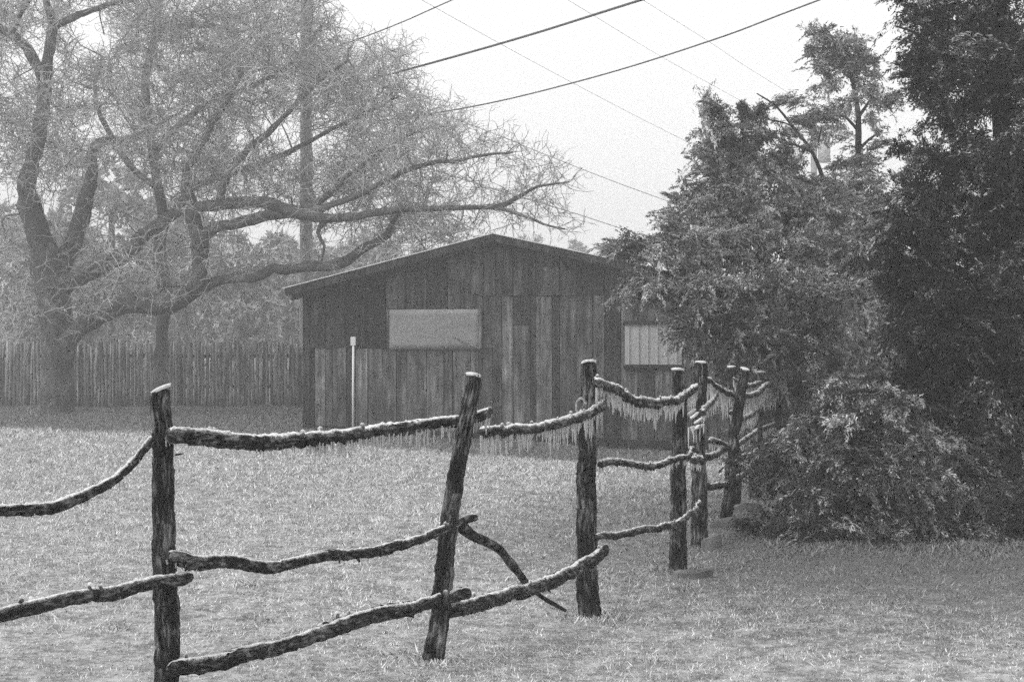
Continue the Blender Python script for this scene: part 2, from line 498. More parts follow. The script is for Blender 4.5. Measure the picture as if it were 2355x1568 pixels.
# boards beyond the patched metal sheet, partly hidden by the cedar
s = sr_[-1]; k_ = 0
while s < S1 - 0.1:
    w_ = 0.27 + brng.uniform(-.03, .05); e_ = min(s + w_, S1)
    board(s, e_, -.38, z_seam, [.075, .05, .07, .045, .06][k_ % 5]); s = e_; k_ += 1
# upper tier
ue = [178, 300, 420, 545, 670, 790, 920, 1050, 1190, 1340, 1450, 1590, 1735, 1840, 2010, 2110]
ut = [.03, .024, .017, .014, .075, .032, .030, .065, .085, .055, .045, .07, .05, .045, .04]
su = [wall_at(zx(e), 600)[0] for e in ue]; su[0] = 0.0
while su[-1] < S1 - .2: su.append(min(su[-1] + .32, S1)); ut.append(.05)
for i in range(len(ut)):
    zb = z_mid + .012 if su[i] < sr_[0] - .05 else z_seam + .012
    board(su[i], su[i + 1], zb, None, ut[i], off=0.004)
# lighter patched boards high in the gable
for xa, xb, ya, yb, tn in ((675, 790, 400, 585, .085), (1195, 1270, 310, 500, .10), (1270, 1345, 310, 505, .085), (1640, 1735, 330, 505, .08), (1060, 1150, 400, 590, .07)):
    a = wall_at(zx(xa), zy(yb)); b_ = wall_at(zx(xb), zy(ya))
    board(a[0], b_[0], a[1], b_[1], tn, off=0.045)
# corner post and sill
m_ = MB(); m_.box((-0.05, -0.05, -.3), (0.075, 0.05, roof_under(0) - .01)); local("corner_post", m_, M["board"], color=0.03)
m_ = MB(); m_.hexa([[.08, -.04, -.4], [S1, -.04, -.4], [.08, -.078, -.4], [S1, -.078, -.4], [.08, -.04, .07], [S1, -.04, -.15], [.08, -.078, .07], [S1, -.078, -.15]]); local("sill_beam", m_, M["board"], color=0.016)
# roof slopes with rake fascia, iced drip edge, rafter tails
def roof_slab(sa, sb, za, zb, y0, y1, t):
    m_ = MB()
    m_.hexa([[sa, y0, za - t], [sb, y0, zb - t], [sa, y1, za - t], [sb, y1, zb - t], [sa, y0, za], [sb, y0, zb], [sa, y1, za], [sb, y1, zb]])
    return m_
M["roofing"] = plain("dark_roofing", 0.05, 0.8, 0.3)
r1 = local("roof", roof_slab(sT, sR, zT, zR, -OV, DEPTH + .3, RT - .01), M["roofing"])
r2 = local("roof", roof_slab(sR + .002, sE, zR, zT, -OV, DEPTH + .3, RT - .01), M["roofing"])
for (sa, sb, za, zb, par) in ((sT, sR, zT, zR, r1), (sR + .002, sE, zR, zT, r2)):
    local("rake_board", roof_slab(sa + .02, sb, za - .012, zb - .012, -OV - .025, -OV - .002, .13), M["board"], par, color=0.03)
    local("iced_drip_edge", roof_slab(sa - .03, sb, za + .012, zb + .012, -OV - .04, -OV + .06, .014), M["ice"], par)
m_ = roof_slab(sT - .03, sT + .05, zT + .022, zT + .038, -OV + .07, DEPTH + .3, .03); local("iced_drip_edge", m_, M["ice"], r1)
for k in range(5):
    y0 = -0.28 + k * 1.2
    m_ = roof_slab(sT + .10, sT + 0.9, zT - RT + .005, zT - RT + .005 + .8 * slopeL, y0, y0 + .06, .14); local("rafter_tail", m_, M["board"], r1, color=0.03)
# pale sheet nailed over the middle of the wall
a = wall_at(896, 803, .06); b_ = wall_at(1106, 711, .06)
M["pale_sheet"] = plain("pale_weathered_sheet", 0.21, 0.7, 0.3, 0.16, (2.5, 2.5, 2.5))
m_ = MB(); nxs, nzs = 16, 8
sg = np.linspace(a[0], b_[0], nxs); zg = np.linspace(a[1], b_[1], nzs)
SG, ZG = np.meshgrid(sg, zg)
fx = (SG - sg[0]) / (sg[-1] - sg[0]); fz = (ZG - zg[0]) / (zg[-1] - zg[0])
bend = 0.02 * np.sin(fx * 3.1) + 0.035 * np.clip(fz * 2.4 - 0.2 - (1 - fx) * 1.4 + .2, -.5, .5) * (fx > .55) * (fz < .4)
ii = (np.arange(nzs - 1)[:, None] * nxs + np.arange(nxs - 1)[None, :])
m_.add(np.stack([SG, -0.066 - bend, ZG], -1).reshape(-1, 3), np.stack([ii, ii + 1, ii + nxs + 1, ii + nxs], -1).reshape(-1, 4))
pan = local("patch_sheet", m_, M["pale_sheet"], smooth=True)
pan["label"] = "pale rectangular sheet nailed over the boards"
sol = pan.modifiers.new("thickness", 'SOLIDIFY'); sol.thickness = 0.012; sol.offset = -1
m_ = MB(); m_.hexa([[b_[0] - .03, -.108, a[1] + .02], [b_[0] + .02, -.108, a[1] + .02], [b_[0] - .03, -.05, a[1] + .02], [b_[0] + .02, -.05, a[1] + .02],
                    [b_[0] - .03, -.108, b_[1] + .02], [b_[0] + .02, -.108, b_[1] + .02], [b_[0] - .03, -.05, b_[1] + .02], [b_[0] + .02, -.05, b_[1] + .02]])
local("batten", m_, M["board"], color=0.13)
m_ = MB(); p0 = wall_at(1040, 772, .1); p1 = wall_at(1100, 800, .1)
tube(m_, np.array([[p0[0], -.105, p0[1]], [p1[0], -.115, p1[1]]]), .009, 5); local("loose_strip", m_, M["pale_sheet"])
# ribbed metal sheet
a = wall_at(1437, 838, .05); b_ = wall_at(1568, 745, .05)
m_ = MB(); nr = 73
sg = np.linspace(a[0], b_[0], nr); ph = np.linspace(0, 6, nr) % 1.0
rel = -0.055 - 0.03 * np.clip(1 - np.abs(ph - .5) / .12, 0, 1)
v = np.concatenate([np.stack([sg, rel, np.full(nr, a[1])], -1), np.stack([sg, rel, np.full(nr, b_[1])], -1)])
m_.add(v, [[j, j + 1, nr + j + 1, nr + j] for j in range(nr - 1)])
mt = local("ribbed_metal_sheet", m_, plain("galvanised_sheet", 0.33, 0.5, 0.4, 0.12, (1.5, 1.5, 1.5)))
mt["label"] = "light ribbed metal sheet patching the right of the wall"
for (y_, nm) in ((742, "head_trim"), (843, "sill_trim")):
    c0 = wall_at(1434, y_, .06); c1 = wall_at(1570, y_, .06)
    m_ = MB(); m_.box((c0[0], -.1, c0[1] - .03), (c1[0], -.04, c0[1] + .03)); local(nm, m_, M["board"], color=0.018)
# round-headed vent under the ridge
m_ = MB(); c = wall_at(1140, 575, .07)
tube(m_, np.array([[c[0] + .16 * math.cos(t), -.07, c[1] - .03 + .07 * math.sin(t)] for t in np.linspace(.15, 2.99, 12)]), .012, 5)
local("hanging_horseshoe", m_, M["board"], color=0.12)

# ------------------------------------------------------------------ stockade fence at the back
sf = empty("picket_fence", (-9, 35, 0))
tag(sf, "grey close-set stake fence behind the bare oaks", "fence")
frng = np.random.default_rng(11)
x = -17.0; picks = []
meshes = []
for k in range(8):
    m_ = MB(); h = 1.60; w = 0.1
    P = np.array([[frng.normal(0, .006), frng.normal(0, .006), t * h] for t in np.linspace(0, 1, 5)]); P[0] = 0
    tube(m_, P, np.array([.052, .05, .049, .047, .040]) * frng.uniform(.85, 1.1), 6, 0.08, k)
    meshes.append(m_)
protos = None
plist = []
while x < -3.2:
    k = int(frng.integers(0, 8)); yy = 35 + 0.25 * (x + 9) * 0.0 + frng.normal(0, .02)
    if protos is None: protos = {}
    if k not in protos:
        o = meshes[k].build("picket", M["board"], sf); protos[k] = o
    else:
        o = protos[k].copy(); COL.objects.link(o)
    o.location = (x + 9, yy - 35, -0.02)
    o.rotation_euler = (frng.normal(0, .012), frng.normal(0, .015), frng.uniform(0, 6.28))
    o.scale = (1, 1, 1 + frng.normal(0, .022))
    t = 0.20 * frng.uniform(.8, 1.25); o.color = (t, t, t, 1)  # stakes lightened in colour to stand in for fog
    x += 0.082 + frng.uniform(0, .012)
for z in (0.45, 1.2):
    m_ = MB(); m_.box((-8.2, .06, z), (5.8, .12, z + .09)); o = m_.build("stringer", M["board"], sf, False); o.color = (.05, .05, .05, 1)

# ------------------------------------------------------------------ rustic rail fence
rail_f = empty("rail_fence", (0, 8, 0))
tag(rail_f, "rustic fence of crooked ice-glazed branches nailed to rough split posts", "fence")
def child(mbx, name, mat, parent, smooth=True):
    """parts of the rail fence are modelled in world space; parents carry only the fence's own offset"""
    top = parent is rail_f
    return mbx.build(name, mat, parent, smooth, None) if not top else _off(mbx, name, mat, smooth)
def _off(mbx, name, mat, smooth):
    mbx.v = [v - np.array([0, 8, 0]) for v in mbx.v]
    return mbx.build(name, mat, rail_f, smooth)
def subchild(mbx, name, mat, parent, smooth=True):
    mbx.v = [v - np.array([0, 8, 0]) for v in mbx.v]
    return mbx.build(name, mat, parent, smooth)

def ground_depth(yb):
    return EYE * FPX / (yb - HY)
# base x, base y, top x, top y, width at base, width at top (picture units at the post's depth)
POSTS = [(-420, 1850, -400, 880, 74, 60), (379, 1640, 374, 897, 64, 44), (996, 1522, 1083, 864, 52, 34), (1358, 1398, 1349, 835, 52, 33),
         (1556, 1308, 1557, 851, 42, 29), (1606, 1246, 1611, 834, 41, 28), (1662, 1204, 1716, 849, 30, 21),
         (1690, 1168, 1685, 844, 26, 19), (1735, 1142, 1749, 856, 24, 18), (1780, 1122, 1783, 836, 34, 28)]
PW = []
for k, (bx, by, tx, ty, wb, wt) in enumerate(POSTS):
    Y = ground_depth(by)
    base, top = W(bx, by, Y), W(tx, ty, Y)
    PW.append(base)
    g = np.random.default_rng(100 + k)
    n = 90
    path = np.array([base * (1 - t) + top * t for t in np.linspace(-0.12, 1, n)])
    wob = np.cumsum(g.normal(0, .0022, (n, 2)), 0); wob -= np.linspace(0, 1, n)[:, None] * wob[-1]
    path[:, 0] += wob[:, 0] + .012 * np.sin(np.linspace(0, 5, n) + g.uniform(0, 6)); path[:, 1] += wob[:, 1]
    R = np.linspace(wb, wt, n) * .5 * Y / FPX
    R[-3:] *= [1.0, .97, .93]
    m_ = MB(); tube(m_, path, R, 34, 0.07, 200 + k, True, 0.02, 9, .07)
    if k == 1:                                    # nail end left in the post
        p = W(404, 1046, Y - .03); tube(m_, np.array([p, p + [.02, -.01, .004], p + [.035, -.012, .006]]), [.0045, .004, .003], 5)
    po = child(m_, "post", M["post_wood"], rail_f)
    # cap of ice on the cut top
    r = R[-1] * 1.12; c = path[-1]
    m_ = MB(); K = 14; rows = [(.93, -.004), (1.0, .003), (.98, .010), (.6, .015)]
    th = np.arange(K) * 2 * np.pi / K; tilt = g.normal(0, .16, 2)
    if k == 1: tilt = np.array([.45, 0])
    vs = []
    for (f, h) in rows:
        rr = r * f * (1 + g.normal(0, .06, K))
        px_, py_ = rr * np.cos(th), rr * np.sin(th)
        vs.append(np.stack([c[0] + px_, c[1] + py_, c[2] + h + tilt[0] * px_ + tilt[1] * py_], -1))
    v = np.vstack(vs + [[c + [0, 0, .017]]])
    q = [[a_ * K + j, a_ * K + (j + 1) % K, (a_ + 1) * K + (j + 1) % K, (a_ + 1) * K + j] for a_ in range(3) for j in range(K)]
    m_.add(v, q, [[3 * K + j, 3 * K + (j + 1) % K, 4 * K] for j in range(K)])
    subchild(m_, "ice_cap", M["ice"], po)

def fence_pt(x, y, i, j, off):
    """picture point on the vertical plane through posts i and j, off metres towards the viewer"""
    a, b = PW[i][:2], PW[j][:2]
    d = (b - a) / np.linalg.norm(b - a); nrm = np.array([d[1], -d[0]])
    if nrm[1] > 0: nrm = -nrm
    a = a + nrm * off
    k = (x - CX) / FPX
    t = (k * a[1] - a[0]) / (d[0] - k * d[1])
    Y = a[1] + d[1] * t
    return W(x, y, Y), Y

def icicles(m_, pts, n, lo, hi, g, rad=.0042):
    hot = g.uniform(0, 1, max(3, n // 9))
    for _ in range(n):
        f = (g.uniform(0, 1) if g.uniform() < .55 else np.clip(g.choice(hot) + g.normal(0, .012), 0, 1)) * (len(pts) - 1); i_ = min(int(f), len(pts) - 2)
        p = pts[i_] * (1 - f + i_) + pts[i_ + 1] * (f - i_)
        p = p + np.array([g.normal(0, .004), g.normal(0, .006), .006])
        l = lo * .5 + (hi * 1.35 - lo * .5) * g.beta(1.2, 2.6)
        r = rad * g.uniform(.7, 1.3)
        P = np.array([p, p - [0, 0, l * .4], p - [g.normal(0, .001), 0, l * .8], p - [0, 0, l]])
        tube(m_, P, [r * 1.3, r, r * .75, r * .3], 5, 0, 0, False)

RAILS = [  # points, post i, post j, offset, thickness start/end (picture units), ice thickness, icicle density per metre, icicle lengths, stubs
    ([(352, 1006), (335, 1030), (305, 1068), (265, 1100), (215, 1132), (160, 1152), (100, 1168), (40, 1178), (-60, 1182), (-200, 1165), (-395, 1120)], 1, 0, .05, 20, 32, .5, 18, .01, .035, 4),
    ([(445, 1328), (420, 1335), (380, 1340), (330, 1346), (270, 1358), (200, 1370), (130, 1382), (60, 1394), (-20, 1408), (-200, 1440), (-420, 1460)], 1, 0, .075, 30, 40, .25, 8, .008, .02, 3),
    ([(384, 1000), (430, 1003), (500, 1007), (570, 1010), (640, 1008), (700, 1004), (780, 995), (860, 988), (930, 980), (1000, 972), (1050, 966), (1090, 956), (1132, 944)], 1, 2, .06, 38, 22, .8, 85, .02, .085, 7),
    ([(384, 1281), (410, 1286), (460, 1292), (520, 1293), (580, 1302), (640, 1295), (700, 1284), (760, 1275), (840, 1266), (900, 1254), (960, 1243), (1000, 1226), (1050, 1206), (1097, 1187)], 1, 2, .06, 33, 20, .3, 14, .008, .028, 6),
    ([(384, 1547), (430, 1534), (500, 1520), (580, 1501), (650, 1487), (740, 1466), (810, 1440), (880, 1413), (950, 1392), (1010, 1376), (1078, 1360)], 1, 2, .06, 40, 28, .25, 6, .008, .02, 4),
    ([(1104, 1002), (1130, 996), (1165, 994), (1210, 991), (1250, 982), (1290, 972), (1330, 958), (1362, 944), (1388, 930)], 2, 3, .05, 25, 19, .9, 85, .03, .125, 6),
    ([(1034, 1408), (1075, 1398), (1120, 1382), (1170, 1366), (1220, 1352), (1270, 1336), (1310, 1318), (1345, 1296), (1372, 1280), (1393, 1264)], 2, 3, .06, 36, 30, .3, 6, .008, .02, 3),
    ([(1366, 884), (1390, 890), (1420, 904), (1450, 922), (1490, 932), (1530, 928), (1560, 918), (1582, 905), (1600, 894)], 3, 5, .055, 26, 15, .95, 80, .03, .12, 5),
    ([(1380, 1064), (1410, 1068), (1450, 1072), (1490, 1076), (1515, 1072), (1545, 1058), (1575, 1048), (1597, 1030)], 3, 5, .055, 19, 12, .6, 22, .01, .04, 5),
    ([(1372, 1236), (1400, 1232), (1425, 1228), (1460, 1222), (1500, 1217), (1540, 1208), (1572, 1192), (1596, 1172), (1612, 1158)], 3, 5, .06, 18, 14, .4, 6, .008, .02, 3),
    ([(1590, 1060), (1615, 1056), (1640, 1050), (1668, 1034), (1690, 1022)], 5, 8, .06, 17, 13, .9, 30, .02, .07, 2),
    ([(1622, 872), (1640, 884), (1660, 900), (1690, 912), (1715, 910), (1735, 900), (1752, 888), (1772, 884)], 5, 9, .05, 15, 11, .9, 90, .04, .17, 2),
    ([(1612, 952), (1626, 938), (1640, 922), (1648, 905)], 5, 8, .07, 16, 12, .95, 70, .03, .10, 2),
    ([(1632, 1014), (1660, 1021), (1690, 1018), (1722, 1004)], 5, 8, .04, 13, 10, .7, 40, .02, .07, 1),
    ([(1622, 1116), (1650, 1119), (1672, 1114), (1700, 1098), (1722, 1080)], 5, 8, .05, 16, 12, .3, 6, .01, .02, 1),
    ([(1688, 872), (1705, 884), (1722, 888), (1750, 878), (1785, 868)], 7, 9, .05, 11, 9, .9, 60, .03, .10, 2),
    ([(1725, 930), (1745, 926), (1768, 918), (1790, 905)], 8, 9, .06, 12, 9, .9, 60, .03, .12, 2),
    ([(1682, 950), (1700, 962), (1725, 955), (1752, 938)], 7, 8, .05, 12, 10, .9, 70, .03, .12, 2),
    ([(1668, 1060), (1690, 1050), (1720, 1052), (1745, 1036)], 6, 8, .05, 12, 9, .7, 40, .02, .07, 2),
    ([(1716, 1006), (1740, 990), (1765, 985), (1790, 975)], 8, 9, .04, 12, 10, .7, 30, .02, .07, 1),
]
for k, (pts, pi, pj, off, w0, w1, ice, dens, il, ih, stubs) in enumerate(RAILS):
    g = np.random.default_rng(500 + k)
    PP = [fence_pt(x, y, pi, pj, off) for x, y in pts] if (pi, pj) != (3, 5) else \
         [fence_pt(x, y, 3, 4, off) if x <= 1562 else fence_pt(x, y, 4, 5, off) for x, y in pts]    # these pass before the fourth post
    P3 = np.array([p for p, _ in PP]); Ys = np.array([y for _, y in PP])
    length = np.linalg.norm(np.diff(P3, axis=0), axis=1).sum()
    n = max(24, int(length / .016))
    P = catmull(P3, n)
    wob = np.cumsum(g.normal(0, .0018, (n, 3)), 0); wob -= np.linspace(0, 1, n)[:, None] * wob[-1]
    P = P + wob
    R = np.linspace(w0, w1, n) * .40 * np.linspace(Ys[0], Ys[-1], n) / FPX
    nk = max(4, int(length / .16)); kx = np.linspace(0, 1, nk)
    for ax in range(3):                                  # small kinks where side shoots once grew
        P[:, ax] += np.interp(np.linspace(0, 1, n), kx, g.normal(0, .0055, nk))
    R = R * (1 + np.interp(np.linspace(0, 1, n), kx, np.abs(g.normal(0, .10, nk)))); R[:2] *= [.7, .95]; R[-2:] *= [.95, .72]
    m_ = MB(); tube(m_, P, R, 20, 0.17, 600 + k, True, 0.10, 6)
    T, N, B = frames(P)
    stub_tips = []
    for s_ in range(stubs * 3):
        i_ = int(g.integers(3, n - 3)); ang = g.choice([g.normal(0, .5), g.normal(3.1, .7)], p=[.6, .4])
        d = math.cos(ang) * N[i_] + math.sin(ang) * B[i_] + T[i_] * g.normal(0, .4)
        l = R[i_] * g.uniform(1.15, 1.9)
        r0 = R[i_] * g.uniform(.16, .40)
        tube(m_, np.array([P[i_], P[i_] + d * l * .6, P[i_] + d * l + T[i_] * .005]), [r0 * 1.3, r0, r0 * .7], 7, .1, int(g.integers(1e6)))
        if abs(ang) < 1.2: stub_tips.append((P[i_] + d * l * .85, r0 * 1.3))
    ro = child(m_, "rail", M["rail_bark"], rail_f)
    # ice crust riding on the upper side, ragged lower edges
    m_ = MB(); K = 9; half = .30 + .62 * ice
    Lp = np.linspace(0, length, n)
    wv = half * (1 + .22 * np.sin(Lp * 23 + g.uniform(0, 6)) + .15 * np.sin(Lp * 61 + g.uniform(0, 6)) + g.normal(0, .22, n))
    tt = np.linspace(-1, 1, K)
    ang = wv[:, None] * tt[None, :]
    thick = (.0015 + .004 * ice) * (1 - np.abs(tt) ** 3)[None, :] * (1 + g.normal(0, .6, (n, K))) + R[:, None] * .15 * (1 - tt ** 2)[None, :]
    rad = R[:, None] * np.where(np.abs(tt) > .99, .86, 1.03)[None, :] + thick
    upv = np.array([0, 0, 1.0]); Nu = upv - T * (T @ upv)[:, None]; Nu /= np.linalg.norm(Nu, axis=1)[:, None]; Bu = np.cross(T, Nu)
    V = P[:, None, :] + rad[..., None] * (np.cos(ang)[..., None] * Nu[:, None, :] + np.sin(ang)[..., None] * Bu[:, None, :])
    ii = np.arange(n - 1)[:, None] * K + np.arange(K - 1)[None, :]
    m_.add(V.reshape(-1, 3), np.stack([ii, ii + 1, ii + K + 1, ii + K], -1).reshape(-1, 4))
    for (p, r) in stub_tips:
        tube(m_, np.array([p - [0, 0, r], p + [0, 0, r * .3], p + [0, 0, r * 1.2], p + [0, 0, r * 1.7]]), [r * .9, r * 1.15, r * .95, r * .3], 8, .2, int(g.integers(1e6)))
    subchild(m_, "ice_crust", M["glaze"], ro)
    nic = int(dens * length * 1.7)
    if nic:
        m_ = MB()
        f0 = 0.22 if k == 2 else 0.0
        i0 = int(f0 * n)
        und = P[i0:] - np.array([0, 0, 1.0]) * R[i0:, None] * .9
        icicles(m_, und, nic, il, ih, g, .0040 if k < 7 else .0050)
        if k == 2: icicles(m_, P[:i0] - np.array([0, 0, 1.0]) * R[:i0, None] * .9, nic // 5, .008, .03, g, .0025)
        o = subchild(m_, "icicles", M["icicle"], ro); tag(o, kind="stuff")
# twisted loop of wire-bound ice on the third post
m_ = MB(); c, Yc = fence_pt(1338, 935, 2, 3, .07)
tube(m_, catmull(np.array([c + [.0, 0, -.06], c + [-.03, -.01, -.02], c + [-.028, -.01, .03], c + [0, -.01, .05], c + [.025, 0, .02]]), 16), .0065, 8, .25, 5)
child(m_, "iced_wire_loop", M["glaze"], rail_f)
# ice-bound knot of branch ends on the fifth post
m_ = MB(); g = np.random.default_rng(77)
for (x, y) in ((1597, 955), (1606, 968), (1590, 948), (1600, 985)):
    c, _ = fence_pt(x, y, 4, 5, .09)
    tube(m_, catmull(np.array([c + [-.03, 0, -.02], c, c + [.03, 0, .025]]), 8), [.008, .013, .011, .015, .012, .013, .009, .005], 8, .3, int(g.integers(1e5)))
c, _ = fence_pt(1600, 985, 4, 5, .09)
icicles(m_, np.array([c + [-.06, 0, 0], c + [.06, 0, .03]]), 26, .03, .12, g)
tag(child(m_, "ice_lump", M["ice"], rail_f), kind="stuff")

# broken branch leaning from the second post to the ground
brp = [(1066, 1213, 6.98), (1090, 1232, 7.1), (1120, 1246, 7.25), (1150, 1264, 7.4), (1180, 1300, 7.6), (1212, 1340, 7.85), (1250, 1374, 8.1), (1300, 1403, 8.27)]
P = catmull(np.array([W(*p) for p in brp]), 60)
m_ = MB(); tube(m_, P, np.linspace(24, 9, 60) * .5 * 7.5 / FPX, 10, .1, 31, True, .12)
g = np.random.default_rng(5)
for _ in range(6):
    i_ = int(g.integers(4, 54)); tube(m_, np.array([P[i_], P[i_] + [g.normal(0, .02), g.normal(0, .02), g.uniform(-.03, .03)]]), [.008, .004], 5)
tag(m_.build("fallen_branch", M["rail_bark"]), "broken dark branch slanting from a leaning post down to the grass", "branch")

# flat stones at the feet of the posts
M["stone"] = plain("frosted_stone", 0.13, 0.8, 0.3, 0.5, (9, 9, 9))
stones = [(1592, 1322, .24, .12, .035, "flat pale stone at the foot of the fourth visible fence post"),
          (1636, 1256, .17, .11, .065, "small dark block of stone beside the fifth visible fence post"),
          (1676, 1214, .30, .14, .07, "low stone slab between the fence posts and the cedar boughs"),
          (1716, 1176, .30, .14, .06, "farther stone slab half hidden by the cedar boughs")]
for k, (x, y, rx, ry, h, lab) in enumerate(stones):
    Y = ground_depth(y); c = W(x, y, Y); g = np.random.default_rng(40 + k)
    m_ = MB(); K = 7; th = np.sort(g.uniform(0, .5, 7) + np.arange(7) * 2 * np.pi / 7)
    shape = (np.abs(np.cos(th)) ** 4 + np.abs(np.sin(th)) ** 4) ** -.25 * (1 + g.normal(0, .13, K))
    rows = [(1.02, -.03), (1.03, h * .55), (.98, h * .9), (.8, h)]
    v = np.vstack([np.stack([c[0] + rx * .5 * f * shape * np.cos(th), c[1] + ry * .5 * f * shape * np.sin(th), np.full(K, hh) * (1 + .5 * np.cos(th + 1.0)) + g.normal(0, .008, K)], -1) for f, hh in rows] + [[[c[0], c[1], h]]])
    q = [[a_ * K + j, a_ * K + (j + 1) % K, (a_ + 1) * K + (j + 1) % K, (a_ + 1) * K + j] for a_ in range(3) for j in range(K)]
    m_.add(v, q, [[3 * K + j, 3 * K + (j + 1) % K, 4 * K] for j in range(K)])
    tag(m_.build("flat_stone", M["stone"], None, False), lab, "stone")

# ------------------------------------------------------------------ marker stake in front of the shed
b = W(812, 1001, 24.0); b[2] = 0
st = empty("marker_stake", tuple(b)); tag(st, "thin white stake with a small square head before the shed", "marker")
M["white_paint"] = plain("chalky_white_paint", 0.62, 0.6, 0.3, 0.12)
m_ = MB(); tube(m_, np.array([[0, 0, -.1], [.0, 0, .8], [.004, 0, 1.52]]), .019, 8); m_.build("stake", M["white_paint"], st)
m_ = MB(); m_.box((-.042, -.02, 1.52), (.042, .02, 1.665)); m_.build("head_plate", M["white_paint"], st, False)

# ------------------------------------------------------------------ utility poles and wires
def utility_pole(x, Y, ztop, r, label, arm=None, can=False):
    base = W(x, HY, Y); base[2] = 0
    o = empty("utility_pole", tuple(base)); tag(o, label, "utility pole")
    m_ = MB(); tube(m_, np.array([[0, 0, z] for z in np.linspace(-.2, ztop, 8)]), np.linspace(r * 1.15, r * .85, 8), 14, .02, 3); m_.build("pole", M["pole"], o)
    if arm:
        m_ = MB(); m_.box((-arm[0], -.06 - r, arm[1]), (arm[0], .06 - r, arm[1] + .13)); m_.build("crossarm", M["pole"], o, False)
        for s in (-1, 0, 1):
            m_ = MB(); tube(m_, np.array([[s * arm[0] * .9, -r, arm[1] + .13], [s * arm[0] * .9, -r, arm[1] + .2], [s * arm[0] * .9, -r, arm[1] + .3]]), [.03, .05, .03], 8); m_.build("insulator", M["metal_grey"], o)
    if can:
        m_ = MB(); zc = arm[1] - .4
        tube(m_, np.array([[r + .3, 0, zc - 1.0], [r + .3, 0, zc - .96], [r + .3, 0, zc - .1], [r + .3, 0, zc - .02], [r + .3, 0, zc]]), [.2, .27, .27, .25, .1], 16); m_.build("transformer", M["metal_grey"], o)
    return o
utility_pole(704, 36, 12.0, .155, "wooden utility pole rising through the oak crown behind the shed")
zc = W(1872, 300, 62)[2]
utility_pole(1872, 62, zc + 1.0, .15, "distant utility pole with crossarm fading in fog between the cedars", (1.4, zc), True)
utility_pole(1539, 38, W(1539, 461, 38)[2], .06, "thin service mast standing behind the spreading cedar's left slope")

def wire(pts, r, label, extend=0.0, name="power_line"):
    P = np.array([W(*p) for p in pts])
    if extend: P = np.vstack([P, P[-1] + unit(P[-1] - P[-2]) * extend])
    P = catmull(P, 60)
    m_ = MB(); tube(m_, P, r, 6); tag(m_.build(name, M["wire" if r > .0125 else "thin_wire"]), label, "wire", "overhead wires")
wire([(704, 128, 35.8), (810, 95, 31), (920, 53, 29), (1040, 0, 27)], .0135, "topmost of the three dark cables rising from the oak crown", 9)
wire([(704, 222, 35.8), (945, 158, 30), (1200, 86, 27), (1475, 0, 24)], .023, "thickest overhead cable, middle of the three dark ones", 9)
wire([(704, 300, 35.8), (1050, 252, 30), (1350, 182, 27.5), (1640, 92, 25), (1885, 0, 23)], .0145, "lowest of the three dark cables, running long to the upper right", 9)
wire([(704, -160, 35.9), (970, 0, 38), (1325, 195, 46), (1620, 345, 55), (1868, 455, 62)], .008, "faint thin wire descending across the middle of the sky", 0)
wire([(1150, -95, 36), (1372, 40, 43), (1520, 130, 48), (1677, 217, 54), (1805, 288, 61.6)], .008, "faint thin wire descending to the distant pole's crossarm, left strand", 0)
wire([(1330, -100, 36), (1485, 4, 42), (1631, 96, 48), (1730, 162, 52), (1935, 288, 61.6)], .008, "faint thin wire descending to the distant pole's crossarm, right strand", 0)
wire([(704, 150, 35.9), (1090, 290, 35), (1240, 350, 36), (1400, 413, 37), (1539, 464, 38)], .010, "thin wire sloping down to the service mast at the cedar's edge", 0)
wire([(704, 292, 35.9), (1010, 395, 35), (1310, 487, 36.4), (1430, 526, 37), (1539, 562, 38)], .012, "lowest thin wire sloping past the oak's branch tips", 0)

# ------------------------------------------------------------------ bare oaks
def grow(limbs, targets, g, jit=.10):
    """limbs: list of (points, radii). Reach every target from the nearest wood; returns all branches"""
    pos, rad = [], []
    out = []
    for P, R in limbs:
        out.append((P, R)); pos.append(P); rad.append(R)
    pos = np.concatenate(pos); rad = np.concatenate(rad)
    d0 = np.array([np.min(np.sum((pos - t) ** 2, 1)) for t in targets])
    cap_n = len(pos) + 60000
    bufp = np.zeros((cap_n, 3)); bufr = np.zeros(cap_n); m = len(pos); bufp[:m] = pos; bufr[:m] = rad
    for t in targets[np.argsort(d0)]:
        dv = bufp[:m] - t
        d2 = np.sum(dv * dv, 1) * (1 + .25 * (bufr[:m] > .12))
        i_ = int(np.argmin(d2)); d = math.sqrt(d2[i_])
        if d < .15: continue
        p0 = bufp[i_]
        n = max(3, int(d / .22) + 1)
        s = np.linspace(0, 1, n)[:, None]
        side = g.normal(0, 1, 3) * d * .16
        P = p0 * (1 - s) + t * s + side * np.sin(s * np.pi) + g.normal(0, jit * .35, (n, 3)) * np.minimum(1, s * 4)
        r0 = min(bufr[i_] * .7, .011 + .014 * d); R = np.linspace(r0, max(.006, r0 * .45), n)
        out.append((P, R))
        bufp[m:m + n - 1] = P[1:]; bufr[m:m + n - 1] = R[1:]; m += n - 1
    return out

def inside(poly, x, y):
    poly = np.asarray(poly, float); n = len(poly); c = np.zeros(len(x), bool)
    j = n - 1
    for i_ in range(n):
        xi, yi = poly[i_]; xj, yj = poly[j]
        c ^= ((yi > y) != (yj > y)) & (x < (xj - xi) * (y - yi) / (yj - yi + 1e-9) + xi)
        j = i_
    return c

